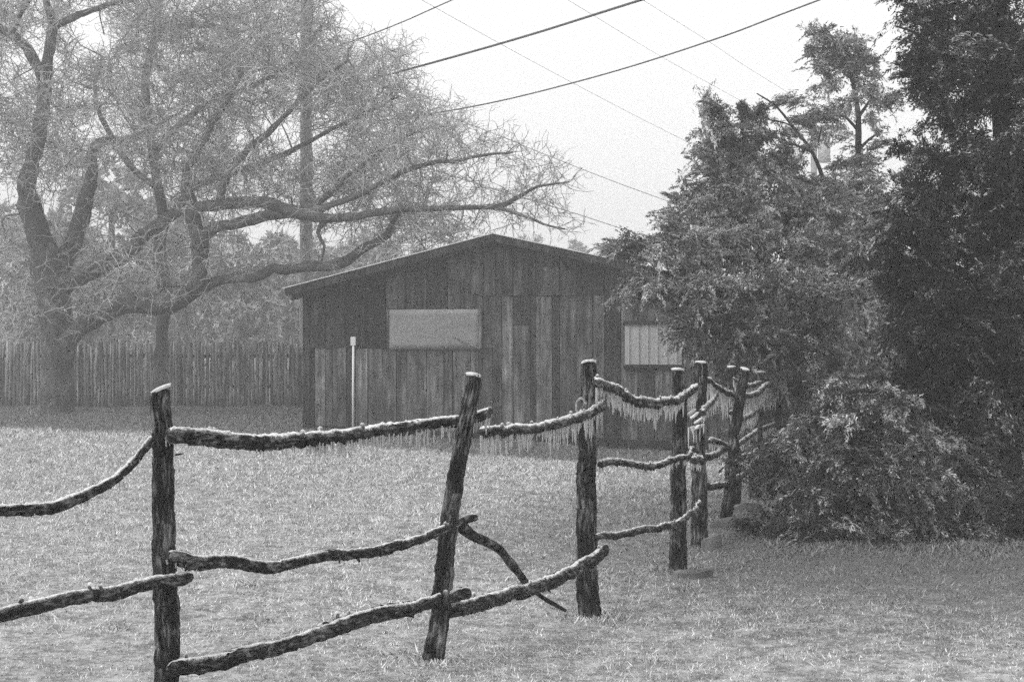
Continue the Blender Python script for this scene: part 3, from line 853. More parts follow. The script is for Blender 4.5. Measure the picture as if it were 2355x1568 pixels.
def limb(pts, Y0, Y1, sc=1.0, seed=0):
    """pts (x, y, half-width in picture units), depth runs Y0 -> Y1"""
    g = np.random.default_rng(seed)
    Ys = np.linspace(Y0, Y1, len(pts))
    P = np.array([np.append(W(x, y, Y), r * Y / FPX * sc) for (x, y, r), Y in zip(pts, Ys)])
    n = max(8, int(np.linalg.norm(np.diff(P[:, :3], axis=0), axis=1).sum() / .16))
    Q = catmull(P, n)
    wob = np.cumsum(g.normal(0, .012, (n, 3)), 0); wob -= np.linspace(0, 1, n)[:, None] * wob[-1]
    return Q[:, :3] + wob, np.maximum(Q[:, 3], .01)

def twigs(branches, g, keep, l1=(.28, .62)):
    """zigzag twigs and sub-twigs off every thin branch"""
    st, dr = [], []
    for P, R in branches:
        T = np.gradient(P, axis=0); T = unit(T)
        for q in range(len(P)):
            if R[q] < .05:
                for _ in range(1 + (R[q] < .03)):
                    if g.uniform() < keep: st.append(P[q]); dr.append(T[q])
        st.append(P[-1]); dr.append(T[-1])
    st, dr = np.array(st), np.array(dr)
    sx, sy = CX + st[:, 0] / st[:, 1] * FPX, HY - (st[:, 2] - EYE) / st[:, 1] * FPX
    drop = (sy > 415) & (sx < 720) & (g.uniform(size=len(st)) < .5)        # the old lower limbs carry few shoots
    for (cx, cy, rx, ry) in GAPS:
        drop |= (((sx - cx) / (rx * 1.15)) ** 2 + ((sy - cy) / (ry * 1.15)) ** 2 < 1) & (g.uniform(size=len(st)) < .8)
    st, dr = st[~drop], dr[~drop]
    outP = []
    def chain(S, D, K, length, wig):
        N = len(S); l = g.uniform(length[0], length[1], N) / (K - 1)
        P = np.zeros((N, K, 3)); P[:, 0] = S; d = D.copy()
        for k in range(1, K):
            d = unit(d + g.normal(0, wig, (N, 3))); P[:, k] = P[:, k - 1] + d * l[:, None]
        return P
    D = unit(dr * .5 + g.normal(0, .45, st.shape) + np.array([0, 0, .10]))
    A = chain(st, D, 5, l1, .20)
    outP.append((A, np.linspace(.0095, .005, 5)))
    # sub-twigs
    for rep in range(3):
        k = g.integers(1, 5, len(A)); S = A[np.arange(len(A)), k]
        d = unit(unit(A[:, -1] - A[:, 0]) * .5 + g.normal(0, .7, S.shape))
        B = chain(S, d, 4, (.16, .40), .22)
        outP.append((B, np.linspace(.007, .004, 4)))
        k = g.integers(1, 4, len(B)); S2 = B[np.arange(len(B)), k]
        d2 = unit(unit(B[:, -1] - B[:, 0]) * .4 + g.normal(0, .7, S2.shape))
        C = chain(S2, d2, 2, (.08, .26), .22)
        outP.append((C, np.linspace(.0055, .0035, 2)))
    return outP

OAK_SHAPE = [(-260, -260), (760, -260), (752, 0), (765, 70), (820, 100), (930, 112), (965, 180), (1010, 235), (1090, 280), (1130, 310), (1240, 348),
             (1335, 418), (1300, 460), (1322, 528), (1230, 505), (1140, 532), (1060, 560), (960, 578), (900, 560), (850, 540), (740, 512),
             (660, 508), (560, 520), (480, 545), (490, 600), (560, 615), (640, 600), (560, 650), (430, 690), (300, 690), (210, 775), (60, 775), (-260, 740)]
GAPS = [(85, 115, 45, 55), (210, 75, 60, 50), (215, 290, 45, 35), (640, 290, 60, 30), (690, 345, 55, 35), (760, 320, 35, 30), (560, 330, 35, 25), (250, 420, 60, 50), (420, 590, 25, 40), (600, 560, 80, 40)]
def oak_targets(g, n, xlo, xhi, Yc, sd):
    out = []
    while len(out) < n:
        x = g.uniform(xlo, xhi, 4000); y = g.uniform(-260, 780, 4000)
        ok = inside(OAK_SHAPE, x, y)
        for (cx, cy, rx, ry) in GAPS:
            ok &= (((x - cx) / rx) ** 2 + ((y - cy) / ry) ** 2 > 1) | (g.uniform(size=4000) < .12)
        thin = (x > 1050) & (g.uniform(size=4000) < .45)
        ok &= ~thin
        ok &= ~((y > 430) & (x < 480) & (g.uniform(size=4000) < .55))
        ok &= ~((y < 0) & (g.uniform(size=4000) < .55)) & ~((x < 0) & (g.uniform(size=4000) < .5))
        for X_, Y_ in zip(x[ok], y[ok]):
            out.append(W(X_, Y_, Yc + g.normal(0, sd)))
    return np.array(out[:n])

def oak(limbs_def, g, targets, base, label, keep):
    limbs = [limb(p, a, b, 1.0, 900 + i_) for i_, (p, a, b) in enumerate(limbs_def)]
    br = grow(limbs, targets, g)
    o = empty("oak_tree", tuple(base)); tag(o, label, "tree", "bare oaks at the left")
    nl = len(limbs)
    off = np.asarray(base)
    m_ = MB(); tube(m_, limbs[0][0], limbs[0][1], 16, .07, 1, True, .05); m_.v = [v - off for v in m_.v]
    m_.build("trunk", M["oak_bark"], o)
    for i_ in range(1, nl):
        m_ = MB(); tube(m_, limbs[i_][0], limbs[i_][1], 10, .07, 10 + i_, True, .08); m_.v = [v - off for v in m_.v]
        m_.build("limb", M["oak_bark"], o)
    m_ = MB()
    for P, R in br[nl:]:
        tube(m_, P, R * 1.15, 5, 0, 0, False)
    m_.v = [v - off for v in m_.v]
    tag(m_.build("branches", M["oak_bark"], o), kind="stuff")
    m_ = MB()
    tw = twigs(br[nl:] + [l for l in limbs[1:]], g, keep)
    for P, R in tw:
        batch_tubes(m_, P, np.broadcast_to(R, P.shape[:2]))
    m_.v = [v - off for v in m_.v]
    c = m_.build("crown", M["twig"], o); c["label"] = "tangle of ice-coated bare twigs"
    return o

OA = [
    ([(130, 985, 46), (130, 950, 40), (128, 880, 36), (125, 800, 38), (120, 720, 38), (110, 640, 36), (100, 580, 31), (92, 545, 28)], 31, 31),
    ([(100, 590, 30), (85, 530, 26), (67, 470, 24), (62, 420, 22), (75, 370, 18), (95, 300, 17), (100, 230, 16), (99, 190, 15), (85, 155, 13), (60, 110, 11), (25, 78, 10), (-30, 45, 8), (-110, 0, 5)], 31, 30),
    ([(100, 185, 14), (113, 130, 12), (120, 90, 12), (122, 50, 11), (105, 10, 8), (100, -60, 7), (85, -160, 5)], 30.5, 30),
    ([(122, 62, 9), (160, 38, 8), (220, 16, 7), (300, 0, 5), (390, -25, 4)], 30.2, 29.5),
    ([(25, 80, 7), (45, 40, 6), (70, 0, 5), (110, -60, 4)], 30, 29.5),
    ([(118, 660, 28), (150, 600, 24), (176, 540, 21), (192, 470, 17), (205, 400, 14), (207, 350, 12), (225, 326, 11), (280, 320, 9), (330, 305, 6), (390, 270, 4)], 31.2, 33),
    ([(132, 810, 26), (170, 770, 23), (215, 735, 22), (255, 712, 22), (300, 697, 24), (350, 700, 24), (400, 695, 22), (440, 672, 17), (490, 650, 13), (540, 642, 12), (580, 641, 11), (620, 618, 11), (660, 622, 11),
      (700, 611, 12), (750, 612, 12), (800, 598, 12), (840, 572, 11), (880, 556, 10), (902, 530, 9), (905, 508, 6), (925, 480, 4)], 31, 28.8),
    ([(125, 670, 24), (220, 612, 20), (290, 580, 18), (330, 540, 15), (365, 512, 12), (400, 492, 10), (430, 478, 9)], 31, 29.8),
    ([(438, 674, 17), (455, 622, 18), (459, 572, 20), (446, 520, 18), (432, 470, 20), (425, 420, 14), (428, 375, 10), (450, 335, 9), (500, 255, 8), (560, 150, 6), (620, 80, 4)], 29.9, 29.5),
    ([(432, 480, 17), (490, 471, 14), (560, 465, 14), (620, 468, 13), (660, 480, 14), (700, 492, 14), (760, 500, 11), (840, 490, 9), (920, 480, 8), (1000, 478, 7), (1080, 475, 6), (1150, 478, 6), (1190, 457, 5), (1240, 428, 3), (1310, 418, 2)], 29.8, 27.5),
    ([(459, 560, 15), (490, 530, 13), (540, 518, 13), (590, 502, 13), (640, 490, 12), (690, 478, 10), (740, 448, 8), (800, 400, 6), (870, 345, 4), (960, 300, 3)], 29.7, 28.5),
    ([(505, 470, 10), (520, 405, 9), (560, 350, 8), (620, 300, 7), (680, 240, 6), (740, 180, 5), (800, 140, 3)], 29.6, 29),
    ([(700, 492, 10), (760, 470, 8), (830, 440, 7), (900, 400, 6), (980, 372, 5), (1080, 360, 4), (1180, 350, 2)], 29, 27.5),
    ([(1150, 478, 5), (1200, 492, 4), (1245, 512, 3), (1300, 527, 2)], 27.8, 27.3),
    ([(760, 500, 8), (730, 530, 5), (745, 570, 4), (740, 600, 2)], 28.9, 28.7),
]
OB = [
    ([(362, 960, 18), (362, 880, 15), (364, 800, 15), (368, 740, 15), (372, 690, 16), (374, 640, 15), (367, 590, 14), (368, 550, 13), (376, 500, 12), (366, 430, 11), (352, 350, 10), (340, 270, 10)], 32.5, 32.8),
    ([(340, 275, 9), (334, 200, 9), (340, 150, 9), (356, 80, 8), (366, 25, 7), (372, -50, 5), (360, -160, 3)], 32.8, 33),
    ([(338, 165, 7), (365, 73, 7), (400, 66, 7), (470, 56, 7), (540, 72, 5), (600, 60, 3)], 32.8, 31.5),
    ([(470, 56, 5), (500, 30, 4), (560, 28, 3), (640, -10, 2)], 32.2, 31.5),
    ([(352, 355, 8), (420, 280, 8), (500, 220, 7), (580, 190, 6), (680, 130, 4), (740, 60, 3)], 32.8, 32),
    ([(368, 440, 8), (300, 380, 7), (250, 300, 6), (215, 220, 5), (235, 130, 3)], 32.7, 33.5),
    ([(376, 505, 8), (470, 420, 8), (560, 390, 7), (660, 350, 6), (780, 290, 5), (900, 230, 3)], 32.6, 31.5),
]
g1 = np.random.default_rng(21); g2 = np.random.default_rng(22)
ta = np.concatenate([oak_targets(g1, 1150, -260, 1340, 30.0, 1.5), oak_targets(g1, 260, 330, 1100, 29.5, 1.2)])
oak(OA, g1, ta, W(130, 958, 31) * [1, 1, 0], "massive bare oak with low snaking limb reaching over the shed roof", 0.62)
tb = oak_targets(g2, 760, -60, 960, 32.6, 1.4)
oak(OB, g2, tb, W(362, 945, 32.5) * [1, 1, 0], "slim upright bare oak standing behind the low limb by the stake fence", 0.62)

# ------------------------------------------------------------------ foliage helper
def plumes(m_, C, Rxyz, n, g, length=(.25, .5), leaves=46, lw=.012, ll=(.05, .10), droop=.35, fan=.45, tone=0.0, axis=None):
    """n feathery plumes filling an ellipsoid: each a curved axis with many small narrow leaf sprays"""
    u = unit(g.normal(size=(n, 3))); rr = g.uniform(.15, 1, (n, 1)) ** .45
    S = C + u * rr * np.asarray(Rxyz) * .92
    D = unit(u * np.array([1, 1, .8]) + g.normal(0, .35, (n, 3)) + np.array([0, 0, .15]))
    if axis is not None:                         # a bough: plumes strung along one axis, all leaning its way
        lr = float(np.mean(Rxyz))
        S = C + axis * (g.uniform(-1.1, 1.1, (n, 1)) * lr * 1.5) + g.normal(0, .42, (n, 3)) * lr * np.array([1, 1, .6])
        D = unit(axis + g.normal(0, .42, (n, 3)) + np.array([0, 0, .12]))
    L = g.uniform(length[0], length[1], n)
    t = g.uniform(0, 1, (n, leaves)) ** .8
    dro = np.array([0, 0, -1.0]) * droop
    S0 = S - D * L[:, None] * .5
    pos = S0[:, None, :] + D[:, None, :] * (t * L[:, None])[..., None] + dro * ((t ** 2) * L[:, None])[..., None]
    ax = unit(D[:, None, :] + 2 * dro * t[..., None])
    d = unit(ax + g.normal(0, fan, (n, leaves, 3)))
    lenl = g.uniform(ll[0], ll[1], (n, leaves)) * (1.1 - .5 * t)
    pos = pos + g.normal(0, .028, pos.shape) * (1.15 - t)[..., None]
    w = unit(np.cross(d, g.normal(size=d.shape))) * (lw * g.uniform(.6, 1.4, (n, leaves)))[..., None]
    a = pos - w * .5; b = pos + w * .5; c = pos + d * lenl[..., None]
    V = np.stack([a, b, c], 2).reshape(-1, 3)
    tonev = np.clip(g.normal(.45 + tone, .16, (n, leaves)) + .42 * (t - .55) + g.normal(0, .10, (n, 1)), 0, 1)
    tc = np.repeat(tonev.reshape(-1), 3)[:, None] * np.ones(3)
    m_.add(V, None, np.arange(len(V)).reshape(-1, 3), tc)

def cedar(name, label, base, trunk_paths, clumps, g, mat, dens, leaves=46, cat="tree", group=None, tone=0.0, lw=.012, ll=(.05, .1), plen=(.25, .5), droop=.35, low_shade=0.0, top_light=0.0):
    o = empty(name, tuple(base)); tag(o, label, cat, group)
    off = np.asarray(base, float)
    for i_, (pts, k) in enumerate(trunk_paths):
        P = np.array([np.append(W(x, y, Y), r * Y / FPX) for x, y, Y, r in pts])
        Q = catmull(P, max(10, 5 * len(P)))
        m_ = MB(); tube(m_, Q[:, :3], np.maximum(Q[:, 3], .004), k, .08, 70 + i_, True, .05); m_.v = [v - off for v in m_.v]
        m_.build("trunk" if i_ == 0 else "limb", M["cedar_bark"], o)
    m_ = MB()
    for cl in clumps:
        x, y, Y, rx, rz = cl[:5]; dm = cl[5] if len(cl) > 5 else 1.0
        tn = cl[6] if len(cl) > 6 else (low_shade if y > 720 else top_light if y < 480 else 0.0)  # own tone, else painted shade on low clumps and light on high ones
        C = W(x, y, Y); ax_, az_ = max(.04, rx * Y / FPX * .97 - .02), max(.04, rz * Y / FPX * .97 - .02); ay_ = (ax_ + az_) * .5
        n = max(6, int(3.1 * dens * dm * (ax_ * az_ + ax_ * ay_ + ay_ * az_) * 4))
        sz = min(1.0, .45 + (ax_ + az_) * .9)
        # split every clump into bough-sized lobes so that the outline is uneven and gaps stay open
        nl = max(1, int(n / 14))
        for q in range(nl):
            uu = unit(g.normal(size=3)); f = g.uniform(.4, 1) ** .5
            cc = C + uu * f * np.array([ax_, ay_, az_]) * .85
            lr = g.uniform(.10, .24) * sz
            axis = unit(uu * np.array([1, 1, .45]) + g.normal(0, .3, 3) + np.array([0, 0, .12]))
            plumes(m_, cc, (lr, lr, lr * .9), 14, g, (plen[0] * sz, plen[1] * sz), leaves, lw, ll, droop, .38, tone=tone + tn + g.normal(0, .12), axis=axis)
    m_.v = [v - off for v in m_.v]
    c = m_.build("crown", mat, o, False)
    return o

# slim cedar top with its thin trunk showing, farthest of the three
gc = np.random.default_rng(31)
cedar("cedar_tree", "slim cedar with a bare stretch of trunk below its ragged bent top", W(1990, 1050, 19) * [1, 1, 0],
      [([(1990, 1062, 19, 16), (1985, 800, 19, 13), (1980, 560, 19, 10), (1976, 420, 19, 8), (1974, 330, 19, 7), (1972, 250, 19, 6), (1955, 170, 19, 4), (1920, 110, 19, 3), (1890, 80, 19, 2)], 10),
       ([(1974, 270, 19, 4), (1995, 240, 19, 3), (2020, 200, 19, 2)], 6), ([(1975, 345, 19, 4), (2000, 320, 19, 3), (2030, 300, 19, 2)], 6), ([(1974, 300, 19, 4), (1945, 270, 19, 3), (1910, 250, 19, 2)], 6)],
      [(1885, 85, 19, 34, 26), (1925, 95, 19, 45, 45), (1865, 110, 19, 20, 14), (1900, 150, 19, 28, 30), (1955, 150, 19, 50, 50), (1990, 125, 19, 32, 40), (1920, 195, 19, 32, 34), (1900, 255, 19, 38, 40), (1890, 300, 19, 22, 30),
       (1945, 235, 19, 36, 30, .8), (2015, 185, 19, 32, 50, .8), (2030, 240, 19, 30, 40, .7), (1935, 305, 19, 30, 26, .8), (2015, 300, 19, 24, 26, .7), (1925, 365, 19, 40, 26), (2005, 360, 19, 40, 26), (1955, 408, 19, 50, 28), (1925, 440, 19.2, 30, 30), (2015, 420, 19, 40, 26), (1985, 470, 19, 70, 36),
       (1960, 540, 19, 120, 70), (2000, 620, 19, 120, 80), (1960, 740, 19, 130, 120), (2040, 780, 19, 120, 120), (1980, 900, 19, 140, 110)],
      gc, M["icy_cedar_leaf"], 40, 40, group="cedars at the right", lw=.017, ll=(.04, .09))
# spreading, ice-bent cedar
gc = np.random.default_rng(32)
cedar("cedar_tree", "spreading ice-bent cedar covering the shed's right side", W(1900, 1090, 16) * [1, 1, 0],
      [([(1905, 1107, 16, 22), (1915, 950, 16, 20), (1920, 760, 16, 16), (1925, 620, 16, 9), (1918, 520, 16, 7), (1895, 420, 16, 5), (1868, 350, 16, 4), (1830, 300, 16, 3.4), (1785, 245, 16, 2.4), (1740, 215, 16, 1.2)], 10),
       ([(1868, 350, 16, 3), (1820, 330, 16, 2.4), (1770, 315, 16, 2), (1700, 330, 16, 1.5)], 7),
       ([(1840, 308, 16, 2.6), (1810, 285, 16, 2), (1750, 272, 16, 1.5)], 7),
       ([(1920, 640, 16, 8), (1820, 540, 15.5, 6), (1720, 500, 15.2, 4), (1630, 500, 15, 2)], 7),
       ([(1915, 780, 16, 9), (1780, 700, 15.4, 7), (1620, 650, 15, 5), (1500, 620, 14.8, 3)], 7),
       ([(1880, 340, 16, 2.5), (1890, 290, 16, 1.5)], 5)],
      [(1632, 255, 16, 40, 32), (1665, 285, 16, 55, 48), (1640, 300, 16, 34, 40), (1715, 262, 16, 40, 32), (1760, 255, 16, 18, 22, .9), (1822, 225, 16, 20, 24, .8), (1845, 275, 16, 18, 20, .7),
       (1700, 340, 16, 80, 34), (1775, 300, 16, 34, 14, .6), (1680, 390, 16, 85, 55), (1770, 375, 16, 80, 45), (1835, 420, 16, 50, 40), (1640, 420, 16, 50, 50),
       (1700, 470, 15.8, 110, 70), (1820, 480, 15.8, 100, 80), (1880, 520, 15.8, 70, 70), (1590, 500, 15.5, 70, 45), (1540, 520, 15.3, 60, 40),
       (1490, 560, 15, 60, 40), (1450, 590, 15, 34, 40), (1600, 570, 15.2, 100, 70), (1720, 570, 15.2, 110, 70), (1840, 600, 15.2, 100, 80), (1470, 640, 15, 48, 40), (1540, 660, 14.8, 80, 55),
       (1650, 670, 14.8, 110, 70), (1770, 690, 14.8, 110, 80), (1880, 700, 14.8, 90, 80), (1590, 740, 14.7, 70, 50), (1570, 785, 14.7, 36, 34), (1690, 770, 14.7, 110, 60), (1800, 790, 14.7, 100, 70), (1610, 815, 15.2, 40, 26),
       (1700, 850, 16.6, 90, 50), (1830, 870, 15.6, 90, 70), (1770, 930, 16.6, 70, 70), (1850, 980, 16, 80, 70), (1790, 1030, 16.6, 60, 60)],
      gc, M["icy_cedar_leaf"], 42, 66, group="cedars at the right", lw=.0155, ll=(.035, .08), low_shade=-.26)
# tall dark cedar at the right edge
gc = np.random.default_rng(33)
cedar("cedar_tree", "tall dark cedar filling the right edge of the view", W(2330, 1190, 12.6) * [1, 1, 0],
      [([(2330, 1192, 12.6, 26), (2325, 1000, 12.6, 23), (2320, 800, 12.6, 21), (2310, 500, 12.6, 18), (2300, 200, 12.6, 18), (2300, -100, 12.6, 12), (2300, -300, 12.6, 6)], 12),
       ([(2320, 700, 12.6, 14), (2200, 620, 12.2, 10), (2100, 600, 12, 6), (2020, 620, 11.9, 3)], 8),
       ([(2315, 480, 12.6, 12), (2220, 400, 12.3, 9), (2130, 360, 12.1, 5), (2090, 360, 12, 2)], 8),
       ([(2305, 250, 12.6, 12), (2200, 150, 12.3, 8), (2110, 80, 12.1, 4), (2060, 60, 12, 2)], 8),
       ([(2320, 900, 12.6, 14), (2200, 940, 12.0, 10), (2100, 1000, 11.6, 6), (2040, 1080, 11.4, 3)], 8)],
      [(2100, 30, 12.2, 46, 40), (2160, 70, 12.2, 75, 60), (2130, 130, 12.2, 55, 50), (2260, 40, 12.3, 90, 80), (2350, 100, 12.3, 80, 80), (2200, 170, 12.3, 90, 60), (2150, 220, 12.2, 60, 45), (2300, 220, 12.4, 100, 70),
       (2200, -80, 12.4, 130, 80, .5), (2350, -100, 12.5, 120, 90, .4), (2430, 100, 12.5, 100, 140, .4), (2430, 400, 12.5, 110, 160, .4), (2430, 700, 12.5, 110, 160, .4), (2480, 950, 12.5, 110, 140, .3),
       (2180, 270, 12.4, 70, 40, .8), (2120, 340, 12.2, 45, 45), (2200, 370, 12.2, 80, 60), (2320, 350, 12.4, 90, 60), (2110, 420, 12.1, 60, 50), (2180, 450, 12.1, 90, 60), (2290, 450, 12.2, 100, 60),
       (2060, 500, 12, 60, 45), (2130, 540, 12, 90, 55), (2240, 560, 12.2, 90, 60), (2340, 560, 12.2, 80, 70), (2040, 580, 12, 50, 50), (2110, 630, 12, 80, 55), (2250, 680, 12.5, 110, 70), (2350, 690, 12.4, 80, 80),
       (2080, 720, 12.3, 60, 70), (2180, 780, 12.6, 100, 80), (2300, 800, 12.5, 100, 80), (2100, 850, 12.8, 80, 80), (2330, 330, 11.9, 70, 90), (2330, 480, 11.9, 70, 80), (2300, 620, 11.9, 90, 80), (2200, 720, 11.8, 90, 70), (2330, 720, 11.8, 70, 70), (2330, 160, 11.9, 70, 90), (2250, 830, 11.8, 90, 60), (2190, 950, 11.8, 60, 36, 1, .05), (2260, 920, 11.8, 80, 42, 1, .05), (2335, 880, 11.8, 60, 60, 1, .05), (2330, 830, 12, 60, 60), (2290, 850, 11.8, 60, 40), (2200, 900, 12.4, 120, 80), (2320, 950, 12.4, 100, 90), (2060, 940, 13, 90, 90)],
      gc, M["cedar_leaf"], 57, 70, group="cedars at the right", lw=.0125, ll=(.028, .065), tone=-.03, low_shade=-.2, top_light=.09)
# iced cedar boughs bowed to the ground
gc = np.random.default_rng(34)
cedar("cedar_bough_heap", "heap of iced cedar boughs bowed to the ground at the fence's end", W(2050, 1240, 11.2) * [1, 1, 0],
      [([(2330, 1100, 12.2, 9), (2260, 1085, 12.0, 9), (2200, 1110, 11.8, 8), (2120, 1170, 11.5, 6), (2050, 1230, 11.2, 4)], 10),
       ([(2300, 1010, 12.0, 14), (2180, 960, 11.6, 10), (2060, 910, 11.4, 7), (1960, 900, 11.3, 5), (1870, 950, 11.2, 3)], 8),
       ([(2335, 1180, 11.6, 4), (2300, 1120, 11.5, 4), (2240, 1090, 11.4, 3), (2190, 1100, 11.3, 2), (2170, 1150, 11.3, 1.5)], 6),
       ([(2345, 1040, 11.8, 4), (2290, 1030, 11.6, 3), (2230, 1050, 11.5, 2.5), (2200, 1110, 11.4, 1.5)], 6),
       ([(2310, 1200, 11.5, 3), (2270, 1150, 11.4, 2.5), (2220, 1140, 11.3, 2), (2180, 1190, 11.2, 1.2)], 6),
       ([(2260, 1060, 11.8, 10), (2120, 1040, 11.4, 8), (1980, 1050, 11.2, 6), (1860, 1100, 11.1, 3), (1790, 1180, 11.1, 2)], 8)],
      [(1920, 915, 11.4, 55, 32, 1.1, .10), (1985, 925, 11.4, 70, 36, 1.1, .10), (2060, 920, 11.4, 50, 32, 1.1, .10), (1880, 960, 11.4, 60, 40, 1.1, .06), (1960, 970, 11.3, 90, 36, 1, .06), (2080, 960, 11.4, 60, 45, 1, .05),
       (1830, 1020, 11.4, 60, 40, 1, .04), (1790, 1060, 11.5, 55, 40), (1755, 1100, 11.6, 40, 45), (1900, 1060, 11.3, 80, 50), (2000, 1060, 11.2, 90, 60), (2090, 1050, 11.3, 80, 60), (1870, 1120, 11.2, 70, 50), (1960, 1140, 11.1, 80, 55),
       (2060, 1140, 11.1, 90, 60), (1820, 1190, 11.3, 60, 40), (1760, 1200, 11.5, 40, 26), (1900, 1200, 11.1, 80, 40), (1990, 1215, 11, 70, 34), (2070, 1230, 10.95, 70, 30), (2160, 1210, 11.1, 80, 44),
       (2200, 1060, 11.8, 70, 40, .8, -.06), (2260, 1185, 11.3, 90, 55, .9, -.12), (2340, 1190, 11.4, 70, 50, .9, -.12), (2320, 1080, 11.8, 70, 50, .7, -.1), (2260, 1000, 11.8, 80, 36, .8, -.04), (2340, 1130, 11.5, 60, 50, .8, -.1), (2430, 1150, 11.6, 90, 90, .6, -.15), (2160, 1150, 11.3, 80, 50, .7, -.08)],
      gc, M["bough_leaf"], 88, 70, cat="branches", tone=.11, lw=.0115, ll=(.026, .062), plen=(.2, .42), droop=.5)

# ------------------------------------------------------------------ far trees in the fog
gf = np.random.default_rng(51)
FAR = [(-60, 400, 62, 190, 330, "far rounded tree dissolving in fog at the left edge"), (255, 345, 58, 170, 330, "far rounded tree in fog framed by the oak's forked trunk"),
       (420, 430, 66, 140, 300, "far foggy tree behind the slim oak's crown"), (560, 500, 55, 130, 260, "far foggy tree beneath the oak's long horizontal limb"),
       (690, 520, 60, 120, 240, "far foggy tree directly behind the near utility pole"), (830, 525, 64, 130, 230, "far foggy tree seen over the shed's left roof slope"),
       (405, 590, 72, 110, 200, "low far foggy tree just right of the slim oak's stem"), (120, 480, 50, 150, 260, "far foggy tree behind the massive oak's trunk"), (1320, 545, 85, 48, 150, "faint pale tree above the shed roof, left of a similar one"),
       (1392, 538, 80, 52, 160, "faint pale tree above the shed roof, touching the spreading cedar"), (960, 560, 75, 120, 200, "far foggy tree peeking behind the shed's ridge")]
for k, (x, y, Y, rx, h, lab) in enumerate(FAR):
    top = W(x, y, Y); base = W(x, HY, Y) * [1, 1, 0]
    o = empty("far_tree", tuple(base)); tag(o, lab, "tree", "far trees in the fog")
    H = top[2]; R = rx * Y / FPX
    m_ = MB(); tube(m_, np.array([[0, 0, -.2], [.1, 0, H * .3], [0, .1, H * .6], [0, 0, H * .85]]), [.28, .22, .15, .05], 8, .05, k)
    for q in range(5):
        a_ = gf.uniform(0, 6.28); zz = H * gf.uniform(.25, .5)
        tube(m_, np.array([[0, 0, zz], [R * .4 * math.cos(a_), R * .4 * math.sin(a_), zz + H * .15], [R * .75 * math.cos(a_), R * .75 * math.sin(a_), zz + H * .25]]), [.12, .08, .03], 6)
    m_.build("trunk", M["oak_bark"], o)
    m_ = MB()
    C = np.array([0, 0, H * .58])
    for q in range(70):
        uu = unit(gf.normal(size=3)); f = gf.uniform(.1, 1) ** .4
        cc = C + uu * f * np.array([R, R, H * .42]) * .88
        plumes(m_, cc, (R * .2, R * .2, R * .16), 10, gf, (.5, .9), 22, .13, (.25, .5), .2, .8)
    m_.build("crown", M["far_leaf"], o, False)

m_ = MB(); gw = np.random.default_rng(52)
for q in range(700):
    x_ = gw.uniform(-38, 34); y_ = 78 + gw.uniform(-4, 10); hh = (4.0 + 1.4 * math.sin(x_ * .33 + 1) + 1.0 * math.sin(x_ * .9)) * gw.uniform(.05, 1)
    plumes(m_, np.array([x_, y_, max(.3, hh + .6)]), (1.1, 1.1, .8), 10, gw, (.7, 1.2), 16, .2, (.4, .8), .2, .8)
tag(m_.build("far_woods", M["far_leaf"], None, False), "low belt of far woods dissolving in the fog behind the stake fence", "woods", kind="stuff")

# ------------------------------------------------------------------ grass
gg = np.random.default_rng(61)
n = 360000
u = gg.uniform(0, 1, n)
y0, y1, ex = 4.4, 36.0, 0.25
Yb = (y0 ** ex + u * (y1 ** ex - y0 ** ex)) ** (1 / ex)
Xb = gg.uniform(-1, 1, n) * (.40 * Yb + .8)
sc = np.clip(.72 + (Yb - 5) / 11, .72, 2.5)
rel = np.stack([Xb, Yb, 0 * Xb], -1) - L0
in_shed = ((rel @ U) > 0) & ((rel @ -NRM) > 0)
Xb, Yb, sc = Xb[~in_shed], Yb[~in_shed], sc[~in_shed]; n = len(Xb)
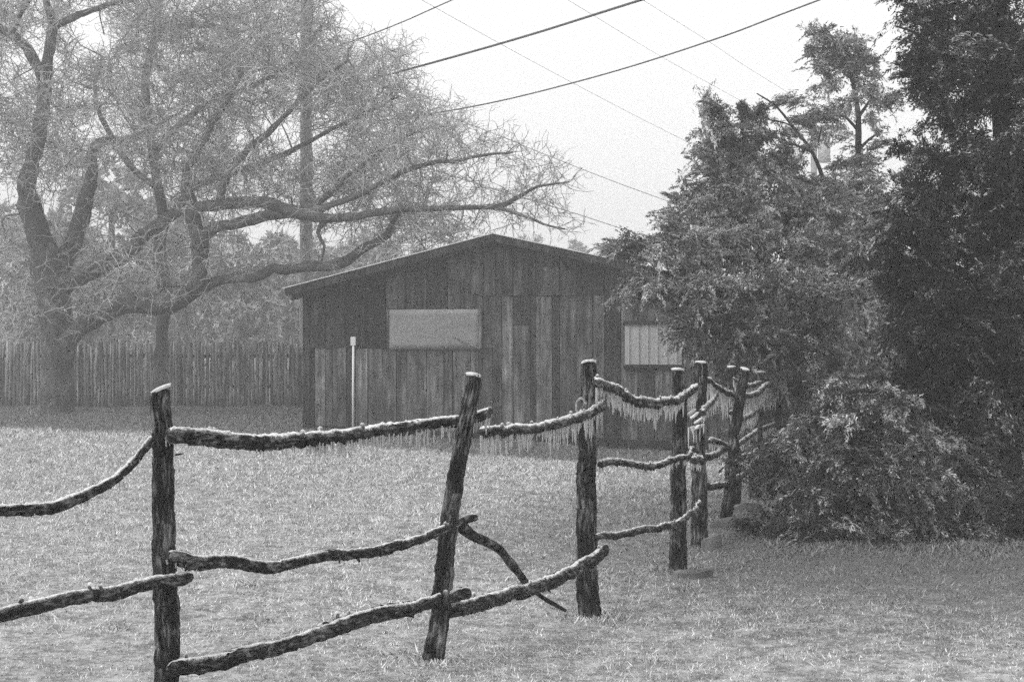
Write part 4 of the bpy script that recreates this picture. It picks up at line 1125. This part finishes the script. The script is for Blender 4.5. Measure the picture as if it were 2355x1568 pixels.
# taller tufts round the posts and along the heap of boughs
tx, ty, ts = [], [], []
for p_ in PW[1:]:
    k_ = 420; a_ = gg.uniform(0, 6.28, k_); r_ = .05 + np.abs(gg.normal(0, .09, k_))
    tx.append(p_[0] + r_ * np.cos(a_)); ty.append(p_[1] + r_ * np.sin(a_)); ts.append(gg.uniform(.9, 2.2, k_))
k_ = 5000; q_ = gg.uniform(0, 1, k_)
tx.append(1.95 + 2.5 * q_); ty.append(10.75 + .25 * np.sin(q_ * 9) + gg.normal(0, .22, k_)); ts.append(gg.uniform(1, 2.6, k_))
for _ in range(260):                                  # stray clumps over the lawn
    yy_ = gg.uniform(5, 22); xx_ = gg.uniform(-.4, .4) * yy_; k_ = int(gg.integers(12, 40))
    tx.append(xx_ + gg.normal(0, .035, k_)); ty.append(yy_ + gg.normal(0, .035, k_)); ts.append(gg.uniform(.8, 1.5, k_))
Xb = np.concatenate([Xb] + tx); Yb = np.concatenate([Yb] + ty); sc = np.concatenate([sc] + ts); n = len(Xb)
cl = np.sin(Xb * 7.3 + 2 * np.sin(Yb * 3.1)) * np.sin(Yb * 5.9 + 2 * np.sin(Xb * 4.3))
hgt = gg.uniform(.010, .026, n) * sc * (1 + .35 * cl)
wid = gg.uniform(.005, .0095, n) * sc
ang = gg.uniform(0, 6.28, n)
lean = gg.normal(0, 1, (n, 2)) * hgt[:, None] * .8
zb = ground_z(Xb, Yb) - .004
p = np.stack([Xb, Yb, zb], -1)
wv = np.stack([np.cos(ang) * wid * .5, np.sin(ang) * wid * .5, 0 * ang], -1)
tip = p + np.stack([lean[:, 0], lean[:, 1], hgt], -1)
V = np.stack([p - wv, p + wv, tip], 1).reshape(-1, 3)
tone = np.clip(gg.normal(.5, .22, n), 0, 1)
m_ = MB(); m_.add(V, None, np.arange(3 * n).reshape(-1, 3), np.repeat(tone, 3)[:, None] * np.ones(3))
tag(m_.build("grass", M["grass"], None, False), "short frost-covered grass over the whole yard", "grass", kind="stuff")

# ------------------------------------------------------------------ haze
m_ = MB(); m_.box((GX0 - 1, GY0 - 1, -1.0), (GX1 + 1, GY1 + 1, 16.5))
hm = bpy.data.materials.new("fog"); hm.use_nodes = True
hn = hm.node_tree; hn.nodes.clear()
ho = hn.nodes.new("ShaderNodeOutputMaterial"); pv = hn.nodes.new("ShaderNodeVolumePrincipled")
pv.inputs["Color"].default_value = (.96, .96, .96, 1); pv.inputs["Density"].default_value = HAZE_DENSITY
pv.inputs["Anisotropy"].default_value = 0.2
hn.links.new(pv.outputs[0], ho.inputs["Volume"])
tag(m_.build("haze", hm, None, False), "pale winter fog filling the air", "haze", kind="stuff")
